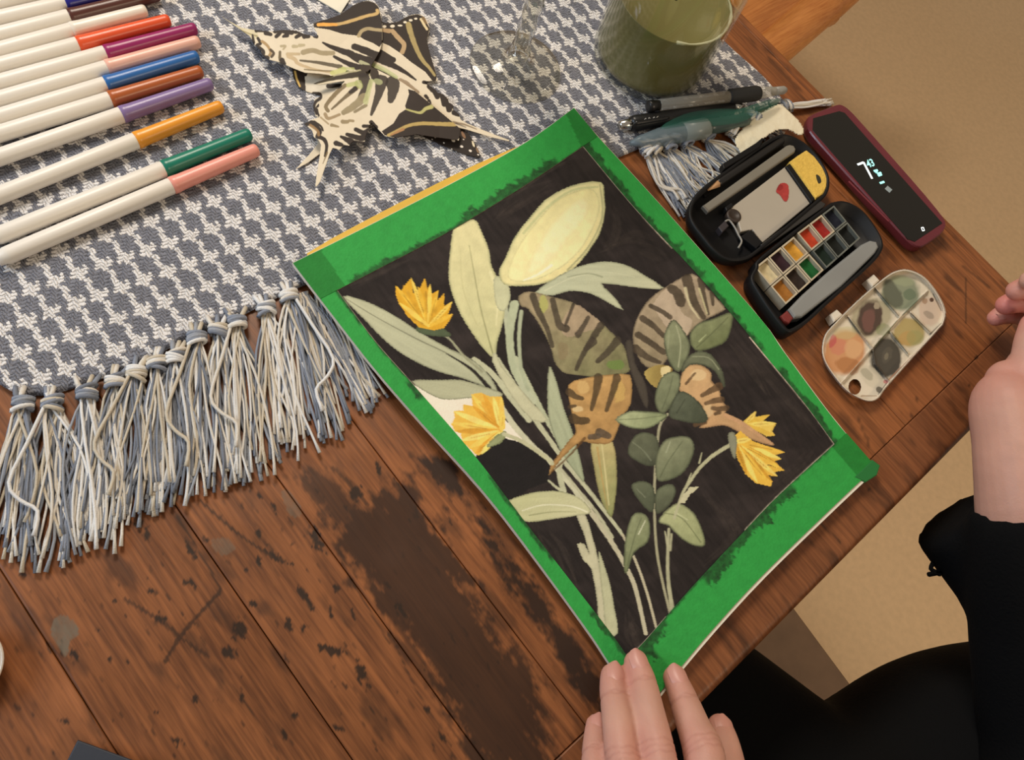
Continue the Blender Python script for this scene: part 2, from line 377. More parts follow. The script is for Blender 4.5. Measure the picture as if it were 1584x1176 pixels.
# ================================================================== table
table = thing('wooden_table', 'old reddish pine table top with worn stained boards and a cross board at its end', 'table', (*AB(.8, .45), 0))
m_wood = wood_mat('worn_pine', (162, 100, 57), (96, 56, 31))
m_wood2 = wood_mat('pine_end_board', (150, 93, 56), (98, 58, 34))
c7 = crop(0, 700, .56818)
def stain(W):
    p = PXY(W); S = Print(p[:, 0][:, None], p[:, 1][:, None], (0, 0, 0))
    X, Y = S.X[:, 0], S.Y[:, 0]
    R = np.zeros(len(X)); G = np.zeros(len(X)); B = np.zeros(len(X))
    u = (np.asarray(W)[:, :2] - TO) @ TA * 1000; v = (np.asarray(W)[:, :2] - TO) @ TB * 1000
    nz = noise(u / 9, v / 3.5, 4); nf = noise(u / 2.4, v / 1.3, 3)
    def soft(poly, w, amt, k=1.2):
        P = np.array(c7(*poly)); idx = (np.arange(len(X)), np.zeros(len(X), int))
        ins = S.inside(P)[:, 0]; d, _ = S.dist(P, idx, True); sd = np.where(ins, d, -d) / w + (nz - .5) * k * 2.2 + (nf - .5) * .7
        return np.clip(sd * 1.3 + .5, 0, 1) * amt
    near = (X > 450) & (X < 1050) & (Y > 640)
    if near.any():
        R = np.maximum(R, soft([(880, 180), (1010, 120), (1100, 80), (1190, 180), (1260, 320), (1330, 430), (1430, 560), (1480, 680), (1490, 870), (1300, 870), (1230, 700), (1150, 560), (1080, 470), (1010, 380), (940, 290)], 30, .9))
        R = np.maximum(R, soft([(1120, 10), (1230, 20), (1345, 220), (1460, 370), (1620, 590), (1700, 800), (1560, 640), (1470, 470), (1370, 350), (1320, 230), (1240, 120)], 22, 1.0, .8))
        R = np.maximum(R, soft([(800, 60), (880, 50), (960, 120), (1000, 230), (960, 260), (890, 190), (840, 120)], 18, .75))
        R = np.maximum(R, soft([(1000, 340), (1060, 380), (1130, 520), (1200, 640), (1160, 640), (1080, 520)], 15, .6))
    R = np.maximum(R, 0.55 * np.clip((noise(u / 26 + 40, v / 9 + 3, 4) - .62) * 7, 0, 1))
    def ell(c, rx, ry, ang, amt, arr, sf=.35):
        x0, y0 = c7(c)[0]; m = np.hypot(X - x0, Y - y0) < (rx + ry)
        if not m.any(): return
        x, y = X[m] - x0, Y[m] - y0; ca, sa = math.cos(ang), math.sin(ang); f = .568
        r = np.hypot((x * ca + y * sa) / (rx * f), (-x * sa + y * ca) / (ry * f)) + (nf[m] - .5) * 2.0
        arr[m] = np.maximum(arr[m], np.clip((1.0 - r) / sf, 0, 1) * amt)
    for x, y, rx, ry, an in [(785, 462, 14, 22, -.4), (905, 540, 36, 14, .3), (880, 530, 14, 12, 0), (915, 368, 13, 12, 0), (690, 412, 12, 11, 0), (985, 605, 13, 45, -.4), (830, 395, 9, 42, -.55), (745, 282, 40, 8, .55), (703, 295, 9, 16, -.3), (862, 240, 16, 42, -.5),
                             (440, 455, 22, 14, .4), (520, 355, 22, 9, .1), (415, 380, 18, 8, .3), (660, 665, 7, 24, 0), (535, 670, 10, 14, 0), (775, 765, 10, 22, -.3), (478, 785, 8, 16, -.3), (500, 795, 7, 20, -.3), (180, 732, 15, 7, .2), (800, 715, 10, 9, 0), (380, 195, 22, 14, .6), (400, 225, 10, 18, -.3),
                             (745, 150, 22, 6, .9), (710, 120, 14, 5, .8), (900, 440, 6, 18, 0), (825, 480, 6, 14, 0), (960, 440, 6, 20, -.4), (1160, 700, 8, 14, 0), (1200, 770, 20, 7, .9), (310, 405, 10, 6, 0), (345, 570, 7, 10, 0), (300, 560, 5, 10, 0), (270, 485, 8, 5, 0), (620, 545, 26, 16, .2), (650, 480, 20, 30, .3),
                             (920, 750, 16, 8, .5), (1030, 45, 8, 22, -.3), (970, 110, 18, 20, 0), (65, 335, 12, 8, .2), (430, 708, 8, 4, 0), (1090, 430, 10, 30, -.5), (560, 240, 14, 6, .8), (520, 270, 8, 30, -.5), (700, 215, 10, 20, -.4), (670, 320, 6, 6, 0), (795, 305, 8, 6, 0), (205, 560, 10, 24, -.2), (170, 535, 8, 22, -.1)]:
        ell((x, y), rx, ry, an, .95, G)
    rs = random.Random(4)
    if ((X < 850) & (Y > 700)).any():
        for _ in range(170):          # small nicks strewn along the grain
            ell((rs.uniform(-20, 1400), rs.uniform(30, 840)), rs.uniform(6, 20), rs.uniform(2.5, 5), 1.0 + rs.uniform(-.25, .25), rs.uniform(.35, .8), G, .5)
    idx = (np.arange(len(X)), np.zeros(len(X), int))
    for pts, w, amt in [([(600, 378), (500, 490), (450, 570)], 7, .75), ([(340, 400), (440, 460), (500, 510), (565, 555)], 7, .7), ([(545, 130), (640, 215), (740, 285)], 5, .8), ([(600, 590), (680, 700), (760, 838)], 2.5, .6), ([(1060, 480), (1130, 640), (1230, 800)], 2.5, .6), ([(480, 170), (560, 300), (600, 370)], 4, .75),
                        ([(300, 830), (240, 700), (170, 560)], 2.5, .5), ([(905, 40), (940, 75), (1000, 140)], 6, .6), ([(930, 300), (1000, 420), (1060, 520)], 3, .6)]:
        P = np.array(c7(*pts)); bx = (X > P[:, 0].min() - 8) & (X < P[:, 0].max() + 8) & (Y > P[:, 1].min() - 8) & (Y < P[:, 1].max() + 8)
        if not bx.any(): continue
        d, _ = S.dist(smooth_poly(P, 4, False), (np.nonzero(bx)[0], np.zeros(bx.sum(), int)), False)
        G[bx] = np.maximum(G[bx], np.clip((w * (.4 + nf[bx]) * .5 - d) / 1.2 + .4, 0, 1) * amt)
    # scratches by the palette
    for pts, w, amt in [([(1494, 430), (1494, 500)], 3, .55), ([(1440, 560), (1500, 600)], 2, .35), ([(1490, 412), (1530, 445)], 5, .5), ([(1325, 640), (1345, 690)], 4, .6), ([(1260, 800), (1300, 840)], 3, .7), ([(1270, 790), (1310, 835)], 2, .5)]:
        P = np.array(pts, float); bx = (X > P[:, 0].min() - 8) & (X < P[:, 0].max() + 8) & (Y > P[:, 1].min() - 8) & (Y < P[:, 1].max() + 8)
        if not bx.any(): continue
        d, _ = S.dist(P, (np.nonzero(bx)[0], np.zeros(bx.sum(), int)), False)
        G[bx] = np.maximum(G[bx], np.clip((w * (.4 + nf[bx]) * .5 - d) / 1.2 + .4, 0, 1) * amt)
    for x, y, r in [(1510, 553, 3.5), (1420, 620, 3), (1412, 643, 2.5), (1345, 700, 3), (1343, 757, 2.5), (1500, 597, 2)]:
        m = np.hypot(X - x, Y - y) < r; G[m] = .7
    for poly in [[(145, 460), (175, 442), (205, 468), (214, 500), (190, 512), (184, 555), (166, 540), (140, 500)], [(765, 110), (790, 105), (820, 150), (815, 175), (790, 170)], [(575, 240), (620, 235), (640, 265), (600, 280)]]:
        P = np.array(c7(*poly)); m = S.inside(smooth_poly(P, 3))[:, 0]; B[m] = np.clip(.75 + (nf[m] - .5) * .8, .3, 1) * (1 if poly[0][0] == 145 else .55)
    return np.stack([R, G, B], 1)
def plank(name, a0, a1, b0, b1, material, hr, thick=.022):
    """board with eased edges; hr: metres per cell where the photograph looks closely"""
    ga = np.unique(np.r_[a0, a0 + .0003, a0 + .0006, np.arange(a0 + .002, min(a1, .37), hr), np.arange(min(a1, .37), a1, .03), a1 - .0006, a1])
    gb = np.unique(np.r_[b0, b0 + .0003, b0 + .0006, np.linspace(b0 + .0014, b1 - .0014, max(3, int((b1 - b0) / hr))), b1 - .0006, b1])
    A, Bb = np.meshgrid(ga, gb, indexing='ij'); n, m = A.shape
    xy = AB(A.ravel(), Bb.ravel()); Z = np.zeros((n, m)); Z[0] = Z[-1] = -.0005; Z[:, 0] = Z[:, -1] = -.0005
    Z += 0.00025 * (noise(A * 60, Bb * 220, 2) - .5)
    for dist in ((A,) if a0 == 0 else ()) + ((Bb,) if b0 == 0 else ()):      # outer edges are rounded over
        q_ = np.clip(1 - dist / .006, 0, 1); Z -= .006 * (1 - np.sqrt(1 - np.minimum(q_, .999) ** 2))
    V = np.c_[xy, Z.ravel() + TZ]; C = stain(V); F = grid_faces(n, m)
    q = V[F[0]]
    if np.cross(q[1] - q[0], q[2] - q[0])[2] < 0: F = F[:, ::-1]
    rim = np.r_[np.arange(m), np.arange(1, n) * m + m - 1, (n - 1) * m + np.arange(m - 2, -1, -1), np.arange(n - 2, 0, -1) * m]
    lo = V[rim].copy(); lo[:, 2] = TZ - thick; k = len(rim); base = len(V); i = np.arange(k); j = (i + 1) % k
    side = np.stack([rim[i], rim[j], base + j, base + i], 1)
    V = np.r_[V, lo]; C = np.r_[C, np.zeros((k, 3))]
    return build(name, V, np.r_[F, side], material, table, True, col=C)
seams = [.0115, .062, .113, .164, .214, .268, .326, .388, .449, .4995, .548, .627, .70, .775, .85, .90]
g = .0002
plank('edge_strip', .0, 1.5, 0, .0115 - g, m_wood, .0016)
for b0, b1 in zip(seams[:-1], seams[1:]):
    vis = b1 > .44 and b0 < .70 or b1 < .13
    plank('plank', .031 + g, 1.5, b0 + g, b1 - g, m_wood, .001 if vis else .0025)
plank('end_board', 0, .031 - g, .0115 + g, .90, m_wood2, .0014)
m_under = mat('table_underside', (70, 42, 25), rough=.8)
mb = MB(); c = AB(.75, .45); mb.add(*box_w(c, TA, TB, .735, .435, -.030, -.0218)); mb.build('underside', m_under, table, False)
mb = MB()
for (a, b, ha, hb) in [(.08, .45, .011, .36), (1.42, .45, .011, .36), (.75, .08, .67, .011), (.75, .82, .67, .011)]:
    mb.add(*box_w(AB(a, b), TA, TB, ha, hb, -.11, -.030))
mb.build('apron', m_under, table, False)
for a, b in [(.08, .08), (.08, .82), (1.42, .08), (1.42, .82)]:
    mb = MB(); c = AB(a, b); mb.add(*lathe((*c, 0.0), (0, 0, 1), [(0, .016), (.05, .02), (.1, .028), (.2, .024), (.5, .033), (.58, .028), (.6, .034), (TZ - .03, .034)], 16)); mb.build('leg', m_under, table)

# ================================================================== pine chair beyond the table
m_pine = wood_mat('honey_pine', (226, 154, 86), (184, 112, 56), stain=False, ang=math.atan2(TB[1], TB[0]), rough=.3)
sz = -.30; CP = T((1213, 60), sz)[:2]; CR = T((1320, -33), sz)[:2] - CP; CR /= np.linalg.norm(CR); CS = np.array([-CR[1], CR[0]])
def ch(r, l, z): return np.array([*(CP + CR * r + CS * l), z + TZ])          # along the rail, to its left, height
chair = thing('pine_stool', 'honey coloured pine stool with rounded side rails standing beyond the table edge', 'stool', (*ch(.1, .2, 0)[:2], 0))
W = np.array([ch(r, l, 0)[:2] for r, l in ((-.10, .018), (.34, .018), (.34, .40), (-.10, .40))])
mb = MB(); mb.add(*prism_w(W, sz - .034, sz - .018, .006)); mb.build('seat', m_pine, chair, False)
for l in (0, .42):
    p_, q_ = ch(-.16, l, sz - .004), ch(.38, l, sz - .004); mb = MB(); mb.add(*lathe(p_, q_ - p_, [(0, .012), (.004, .024), (.16, .0255), (.255, .0265), (.265, .0295), (.275, .0255), (.285, .028), (.53, .026), (.54, .012)], 22)); mb.build('side_rail', m_pine, chair)
for r in (-.10, .33):
    p_, q_ = ch(r, .01, sz - .05), ch(r, .41, sz - .05); mb = MB(); mb.add(*lathe(p_, q_ - p_, [(0, .012), (.4, .012)], 12)); mb.build('stretcher', m_pine, chair)
for l in (.13, .30):
    for r in (-.10, .33):
        mb = MB(); top = sz - .032
        mb.add(*lathe(ch(r, l, -TZ), (0, 0, 1), [(0, .014), (.1, .018), (.3, .02), (TZ + top, .018)], 14)); mb.build('leg', m_pine, chair)

# ================================================================== houndstooth runner with tassels
BK = T((25, 612))[:2]; BE = T((1212, 163))[:2] - BK; BL = np.linalg.norm(BE); BE /= BL; BN = np.array([-BE[1], BE[0]])
PU, PV = .00156, .00220; BT = .0032; BA = math.radians(-20.0); BVX = np.array([-math.cos(BA), -math.sin(BA)])      # thread pitches; the weft runs slightly askew
BIN = np.linalg.inv(np.stack([BE, BVX], 1))
runner = thing('woven_runner', 'grey and white houndstooth woven cotton runner with knotted tassels across the table', 'table runner', (*BK, TZ))
def cloth_mat():
    m = bpy.data.materials.new('houndstooth_weave'); m.use_nodes = True; nt = m.node_tree; N = nt.nodes; L = nt.links; b = N['Principled BSDF']
    tc = N.new('ShaderNodeTexCoord'); mp = N.new('ShaderNodeMapping'); mp.vector_type = 'TEXTURE'; mp.inputs['Rotation'].default_value = (0, 0, math.atan2(BE[1], BE[0])); L.new(tc.outputs['Object'], mp.inputs[0])
    nz = N.new('ShaderNodeTexNoise'); nz.inputs['Scale'].default_value = 900; nz.inputs['Detail'].default_value = 2; L.new(mp.outputs[0], nz.inputs['Vector'])
    nl = N.new('ShaderNodeTexNoise'); nl.inputs['Scale'].default_value = 110; nl.inputs['Detail'].default_value = 2; L.new(mp.outputs[0], nl.inputs['Vector'])
    def math_(op, x, y=None, z=None):
        q = N.new('ShaderNodeMath'); q.operation = op
        for k, s in enumerate((x, y, z)):
            if s is None: continue
            if isinstance(s, (int, float)): q.inputs[k].default_value = s
            else: L.new(s, q.inputs[k])
        return q.outputs[0]
    def jit(src, ch, amp):
        v = N.new('ShaderNodeSeparateColor'); L.new(src.outputs['Color'], v.inputs[0]); return math_('MULTIPLY_ADD', v.outputs[ch], amp, -amp * .5)
    sx = N.new('ShaderNodeSeparateXYZ'); L.new(tc.outputs['Object'], sx.inputs[0])
    uu = math_('MULTIPLY_ADD', sx.outputs[0], float(BIN[0, 0] / PU), math_('MULTIPLY', sx.outputs[1], float(BIN[0, 1] / PU)))
    vv = math_('MULTIPLY_ADD', sx.outputs[0], float(BIN[1, 0] / PV), math_('MULTIPLY', sx.outputs[1], float(BIN[1, 1] / PV)))
    u = math_('ADD', math_('ADD', uu, jit(nz, 0, 1.3)), jit(nl, 0, 1.6))
    v = math_('ADD', math_('ADD', vv, jit(nz, 1, 1.3)), jit(nl, 1, 1.6))
    i = math_('FLOOR', u); j = math_('FLOOR', v)
    up = math_('LESS_THAN', math_('FLOORED_MODULO', math_('SUBTRACT', i, j), 4.0), 1.5)
    wi = math_('LESS_THAN', math_('FLOORED_MODULO', i, 8.0), 2.5); wj = math_('LESS_THAN', math_('FLOORED_MODULO', j, 8.0), 2.5)
    near = math_('LESS_THAN', math_('FLOORED_MODULO', math_('ADD', i, 2.0), 8.0), 6.5)           # weft floats show only beside a white check
    nwj = math_('MULTIPLY', wj, near); sel2 = N.new('ShaderNodeMix'); L.new(up, sel2.inputs[0]); L.new(nwj, sel2.inputs[2]); L.new(wi, sel2.inputs[3])
    line = math_('LESS_THAN', math_('ABSOLUTE', math_('SUBTRACT', math_('FLOORED_MODULO', u, 8.0), 1.5)), .48)
    white = math_('MAXIMUM', sel2.outputs[0], line)
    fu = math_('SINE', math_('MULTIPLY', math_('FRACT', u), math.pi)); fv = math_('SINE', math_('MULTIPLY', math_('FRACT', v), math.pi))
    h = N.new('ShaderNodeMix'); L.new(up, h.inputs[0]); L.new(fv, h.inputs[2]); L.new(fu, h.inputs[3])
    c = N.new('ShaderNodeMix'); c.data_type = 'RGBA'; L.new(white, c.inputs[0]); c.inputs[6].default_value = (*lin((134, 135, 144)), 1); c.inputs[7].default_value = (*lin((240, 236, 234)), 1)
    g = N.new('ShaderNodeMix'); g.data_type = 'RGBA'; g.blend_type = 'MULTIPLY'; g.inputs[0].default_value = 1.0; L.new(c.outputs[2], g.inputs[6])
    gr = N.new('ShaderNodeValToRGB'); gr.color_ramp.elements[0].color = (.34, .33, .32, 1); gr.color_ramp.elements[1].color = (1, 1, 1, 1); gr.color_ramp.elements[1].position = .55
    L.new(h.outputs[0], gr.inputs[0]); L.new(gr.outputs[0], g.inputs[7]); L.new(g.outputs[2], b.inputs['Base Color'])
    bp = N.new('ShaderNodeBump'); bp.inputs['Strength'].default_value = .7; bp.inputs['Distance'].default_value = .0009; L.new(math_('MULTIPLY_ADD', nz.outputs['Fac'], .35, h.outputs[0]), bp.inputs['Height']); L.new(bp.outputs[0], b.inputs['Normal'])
    b.inputs['Roughness'].default_value = .95; b.inputs['Specular IOR Level'].default_value = .1
    return m
eu = [-20, -5, 3, 16, 58, 91, 115, 148, 162, 412, 560]; ev = [10, 8, -3, -7.8, -10.3, -4.4, -4.5, -.7, 0, 7, 2]
st = .0009
gu = np.arange(-.003, BL + .001, st); gv = np.arange(0, .40, st)
U, Vv = np.meshgrid(gu, gv, indexing='ij')
off = np.interp(U * 1000, eu, ev) / 1000; fade = np.clip(1 - Vv / .07, 0, 1)
Uw = U + np.where(U > BL - .03, .002 * np.sin(Vv * 70), 0) + (np.interp(Vv, [0, .075, .11, .40], [0, -.010, .008, .012]) * np.clip((U - .35) / .2, 0, 1)) - .010 * np.clip((.03 - U) / .03, 0, 1) * np.clip(Vv / .02, 0, 1)
Vw = Vv + off * fade
_xy = Uw[..., None] * BE + Vw[..., None] * BN; _p = _xy @ BIN.T; up_, vp_ = _p[..., 0] / PU, _p[..., 1] / PV
ii = np.floor(up_); jj = np.floor(vp_)
upm = np.mod(ii - jj, 4) < 1.5
hh = np.where(upm, np.sin(np.pi * np.mod(up_, 1)), np.sin(np.pi * np.mod(vp_, 1)))
bord = np.minimum(np.minimum(U + .003, BL + .001 - U), Vv)
ZB = BT * np.clip(bord / .003 + .35, 0, 1) + .0005 * hh + .0009 * (noise(U * 45, Vv * 45, 2) - .5)
xy = BK + Uw[..., None] * BE + Vw[..., None] * BN
Vc = np.concatenate([xy, ZB[..., None] + TZ], -1).reshape(-1, 3); F = grid_faces(*U.shape)
q = Vc[F[0]]
if np.cross(q[1] - q[0], q[2] - q[0])[2] < 0: F = F[:, ::-1]
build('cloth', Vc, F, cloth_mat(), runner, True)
m_yarn = mat('cotton_yarn', 'vcol', rough=.95, spec=.1, bump=.5, bscale=1500)
CREAM = [lin((224, 217, 206)), lin((230, 228, 225)), lin((208, 197, 178))]; GREY = [lin((142, 148, 161)), lin((126, 131, 142)), lin((156, 160, 168))]
def strand(mb, P, r, c, n=12):
    Q = smooth_poly(P, max(2, n // max(1, len(P) - 1)), False)
    Q[:, 2] = np.maximum(Q[:, 2], TZ + .0015); mb.add(*tube(Q, np.r_[np.full(len(Q) - 1, r), r * 1.45], 5), c)
def tassel(kx, ky, ex, ey, fan, n, loose=0, zmax=.0062, white=.44, z0=.004, knot=True):
    K = T((kx, ky), .003); E = T((ex, ey), .002); d = E - K; Ld = np.linalg.norm(d[:2]); d /= np.linalg.norm(d); s = np.array([-d[1], d[0], 0])
    f = np.linalg.norm(T((ex + fan, ey), .002) - E)
    mb = MB()
    n = int(n * 1.7)
    for k in range(n):
        t = (k + .5) / n * 2 - 1 + random.uniform(-.25, .25); lay = random.random()
        c = random.choice(CREAM if random.random() < white else GREY) * random.uniform(.9, 1.05)
        L_ = Ld * random.uniform(.82, 1.07); wv = random.uniform(-.16, .16) * f * 2; w2 = random.uniform(-.6, .6) * f; fq = random.uniform(3.5, 8)
        pts = []
        for q, (bow, zz) in zip((0, .12, .35, .6, .82, 1.0), ((0, 0), (.35, .9), (.75, .8), (.92, .5), (1, .35), (1.02, .15))):
            p = K + d * L_ * q + s * (f * t * bow + wv * math.sin(q * fq + k) + w2 * q * q)
            p[2] = TZ + .0016 + (zmax - .001) * (lay * (.35 + .65 * zz)) + (z0 * .6 if q == 0 else 0) * .5
            pts.append(p)
        strand(mb, pts, random.uniform(.00062, .00088), c)
    for k in range(loose):       # a stray curling yarn
        c = random.choice(CREAM); sg = random.choice((-1, 1)); pts = []
        for q, a in ((0, .2), (.25, .8), (.5, 1.4), (.62, 1.0), (.7, .4), (.85, .5)):
            p = K + d * Ld * q + s * sg * f * a; p[2] = TZ + zmax + .0012; pts.append(p)
        strand(mb, pts, .001, c, 16)
    o = mb.build('tassel', m_yarn, runner, usecol=True)
    if not knot: return
    kb = MB(); KC = K.copy(); KC[2] = TZ + .0053
    for k in range(5):
        t = (k - 2) * .0013; ax = d * t + np.array([0, 0, random.uniform(-.0004, .0006)]); c = random.choice(CREAM if random.random() < .5 else GREY); sk = random.uniform(-.5, .5)
        ring = [KC + ax + s * (.0046 * math.cos(a)) + np.array([0, 0, .0034 * math.sin(a)]) + d * sk * .004 * math.cos(a) for a in np.linspace(0, 2 * math.pi, 13)[:-1]]
        ring.append(ring[0]); kb.add(*tube(ring, .00125, 6, cap=False), c)
    for k in range(3):           # yarns running from the cloth into the knot
        c = random.choice(CREAM if k != 1 else GREY); x = random.uniform(-1, 1) * .006
        a0 = KC - d * .010 + s * x; a0[2] = TZ + BT + .0008; kb.add(*tube([a0, KC - d * .005 + s * x * .7 + np.array([0, 0, .002]), KC + s * x * .2 + np.array([0, 0, .0015])], .0013, 6), c)
    kb.build('knot', m_yarn, o, usecol=True)
for a in [(38, 628, 8, 852, 38, 17, 0), (83, 628, 80, 868, 45, 20, 1), (136, 611, 138, 846, 40, 20, 0), (180, 594, 160, 812, 30, 14, 0), (212, 580, 185, 806, 36, 17, 1), (243, 566, 232, 785, 28, 14, 0), (273, 556, 262, 772, 38, 18, 0), (305, 527, 308, 762, 34, 18, 1), (338, 515, 345, 745, 28, 14, 0), (367, 503, 388, 730, 36, 18, 1), (412, 482, 440, 702, 34, 18, 0),
          (447, 462, 488, 678, 36, 18, 1)]:
    tassel(*a)
for a in [(468, 453, 540, 650, 36, 18, 0, .0026), (492, 442, 585, 618, 32, 16, 0, .0026)]: tassel(*a, knot=False)
for a in [(1000, 236, 1064, 322, 14, 12, 1, .0026, .45), (1012, 234, 1078, 318, 20, 16, 1, .0026, .45), (1032, 229, 1090, 300, 24, 16, 0, .0026, .45), (1058, 222, 1115, 280, 24, 14, 0, .0026, .45), (1092, 214, 1145, 260, 20, 12, 0, .0026, .5), (1130, 205, 1178, 236, 16, 10, 0, .0026, .6), (1168, 188, 1212, 212, 14, 9, 0, .0026, .6)]: tassel(*a)
tassel(1212, 168, 1284, 158, 5, 9, 0, .0055, 1.0)
# ================================================================== sketch pad with the taped flower painting
oAB = [(453, 407), (583, 343), (712, 277), (814, 220), (888, 167)]
oBC = [(888, 167), (921, 207), (1010, 304), (1067, 368), (1178, 495), (1213, 545), (1292, 651), (1355, 722)]
oCD = [(1355, 722), (1290, 783), (1178, 892), (1100, 977), (1052, 1034), (1023, 1069), (998, 1100)]
oAD = [(453, 407), (515, 488), (580, 571), (650, 652), (765, 781), (901, 964), (946, 1031), (998, 1100)]
iT = [(521, 449), (612, 402), (700, 355), (810, 288), (902, 226)]
iR = [(902, 226), (985, 325), (1071, 416), (1135, 490), (1180, 545), (1243, 622), (1291, 687)]
iB = [(1291, 687), (1206, 765), (1153, 820), (1067, 912), (1002, 987), (972, 1018)]
iL = [(521, 449), (580, 528), (640, 596), (735, 706), (811, 806), (890, 908), (947, 982), (972, 1018)]
def padz(px):      # the far end lies on the runner, the near end on the bare table
    px = np.asarray(px, float); t = np.clip(((px[..., 0] - 670) * .62 + (px[..., 1] - 290) * .78) / 620, 0, 1); return .0120 - .0044 * t
pad = thing('sketch_pad', 'sketch pad with a dark flower painting framed in bright green tape', 'sketch pad', T((905, 640)))
m_print = mat('watercolour_on_paper', 'vcol', rough=.8, spec=.25, bump=.25, bscale=900)
m_tape = mat('green_paper_tape', 'vcol', rough=.7, spec=.3, bump=.35, bscale=700)
m_page = mat('pad_pages', (232, 224, 206), rough=.85); m_cov = mat('yellow_pad_cover', (226, 182, 62), rough=.6, var=.06, bscale=60)
def pad_solid(P, top, thick):
    n, m = P.shape[:2]; W = T(P.reshape(-1, 2), (padz(P) + top).reshape(-1)); F = grid_faces(n, m)
    q = W[F[0]]; fl_ = np.cross(q[1] - q[0], q[2] - q[0])[2] < 0
    rim = np.r_[np.arange(m), np.arange(1, n) * m + m - 1, (n - 1) * m + np.arange(m - 2, -1, -1), np.arange(n - 2, 0, -1) * m]
    lo = W[rim].copy(); lo[:, 2] -= thick; k = len(rim); i = np.arange(k); j = (i + 1) % k; base = len(W)
    side = np.stack([rim[i], rim[j], base + j, base + i], 1)
    F = [tuple(f[::-1] if fl_ else f) for f in F.tolist()] + [tuple(f) for f in side.tolist()] + [tuple(range(base, base + k))]
    return np.r_[W, lo], F
outer = coons(oAB, oBC, oCD[::-1], oAD, 14, 20); cen = outer.reshape(-1, 2).mean(0)
rel = outer - cen; grow = outer + rel / 330 * .5 + np.clip((rel @ np.array([.7, .72]) - 120) / 60, 0, 1)[..., None] * np.array([3.0, 3.4])
V, F = pad_solid(grow, -.0002, .0036); build('page_block', V, F, m_page, pad)
cov = coons([(482, 398), (525, 371), (644, 305), (737, 256), (812, 222)], [(812, 222), (900, 250), (1335, 712)], [(1335, 712), (1012, 1080)][::-1], [(475, 392), (500, 450), (1012, 1080)], 10, 14)
V, F = pad_solid(cov, -.0042, .0012); build('cover', V, F, m_cov, pad, label='yellow cover peeking out past the far edge')
V, F = pad_solid(outer + (cen - outer) * .012, -.0056, .0008); build('backing_board', V, F, mat('grey_board', (150, 140, 120), rough=.9), pad)

PXp = coons(iT, iR, iB[::-1], iL, 330, 470)
S = Print(PXp[..., 0], PXp[..., 1], lin((47, 40, 38)))
X, Y = S.X, S.Y
wash = noise(X / 60 + 2, Y / 26 + 4, 3); fine = noise((X * .6 + Y * .8) / 30, (X * .8 - Y * .6) / 5, 3)
S.C *= (1 + .9 * np.clip(wash - .45, 0, 1) * 2 + .8 * (fine - .5))[..., None]
k1 = crop(440, 150, .42517); k2 = crop(760, 200, .35714); k3 = crop(640, 560, .35714); k4 = crop(900, 500, .40816); k5 = crop(840, 920, .25253)
for pts, a in [(k2((-60, 330), (80, 280), (200, 200), (330, 130)), .45), (k2((30, 380), (120, 300), (260, 230)), .4), (k2((480, 520), (600, 480), (700, 500)), .35), (k2((520, 320), (540, 420), (500, 520)), .3), (k1((250, 690), (350, 650), (450, 600)), .3), (k3((560, 740), (620, 820), (680, 960)), .5), (k3((520, 740), (600, 900), (720, 1060)), .4),
               (k4((560, 60), (640, 160), (700, 260)), .5), (k4((620, 120), (760, 280), (900, 430)), .4), (k4((520, 700), (600, 800), (480, 920)), .3), (k4((480, 640), (560, 740), (600, 830)), .3), (k5((500, 120), (530, 230), (560, 330)), .45), (k5((560, 150), (590, 240)), .35), (k2((620, 520), (730, 560)), .25), (k4((870, 480), (800, 560), (700, 640)), .3)]:
    for q in range(5):
        dx, dy = random.uniform(-9, 9), random.uniform(-9, 9); S.stroke([(x + dx + random.uniform(-4, 4), y + dy + random.uniform(-4, 4)) for x, y in pts], 1, 1, (92, 80, 72) if q < 3 else (32, 28, 27), a * .38, mid=random.uniform(5, 13), var=.5)
SAGE, PALE, OLIVE = (176, 176, 146), (206, 199, 150), (150, 152, 116)
DK = (92, 94, 74)
# bare paper left of the small flower
S.poly(k3((-20, 90), (110, 150), (240, 158), (330, 150), (385, 200), (395, 250), (480, 330), (560, 400), (590, 430), (520, 395), (400, 330), (330, 335), (262, 415)), (226, 211, 192), sm=0, var=.03)
# stems behind
for pts, w0, w1, c in [(k1((690, 955), (760, 1010), (820, 1090), (890, 1176)), 8, 9, SAGE), (k3((340, 130), (430, 270), (520, 370), (600, 440), (690, 545), (760, 640)), 9, 8, (186, 184, 156)), (k3((760, 640), (850, 770), (915, 880), (960, 980), (1005, 1176)), 8, 6, (178, 172, 146)),
                       (k3((360, -10), (440, 110), (520, 240), (590, 340), (660, 440), (760, 560), (830, 650), (905, 750)), 9, 5, SAGE), (k3((440, -10), (500, 110), (570, 240), (620, 330), (660, 420)), 11, 5, (168, 172, 142)), (k3((905, 750), (960, 860), (1010, 1000), (1050, 1150)), 4, 4, (176, 168, 142)),
                       (k3((640, 430), (630, 480), (650, 560)), 7, 9, SAGE), (k3((585, 515), (620, 545), (650, 560)), 3, 5, SAGE), (k3((620, 440), (700, 540), (790, 650), (860, 760)), 4, 5, (170, 168, 140)), (k2((60, 760), (75, 900), (110, 1060), (180, 1176)), 7, 12, (172, 176, 148)), (k2((100, 760), (80, 880), (90, 1010), (115, 1080)), 14, 9, (168, 174, 144)), (k2((130, 790), (120, 900), (130, 1040), (160, 1130)), 6, 5, (160, 166, 138))]:
    S.stroke(pts, w0, w1, c)
S.poly(k3((705, 665), (745, 665), (775, 760), (800, 860), (815, 960), (830, 1060), (845, 1176), (805, 1176), (795, 1040), (770, 900), (735, 860), (708, 790), (740, 790), (760, 830), (735, 740)), (184, 180, 150), sm=2, edge=DK, ea=.4)
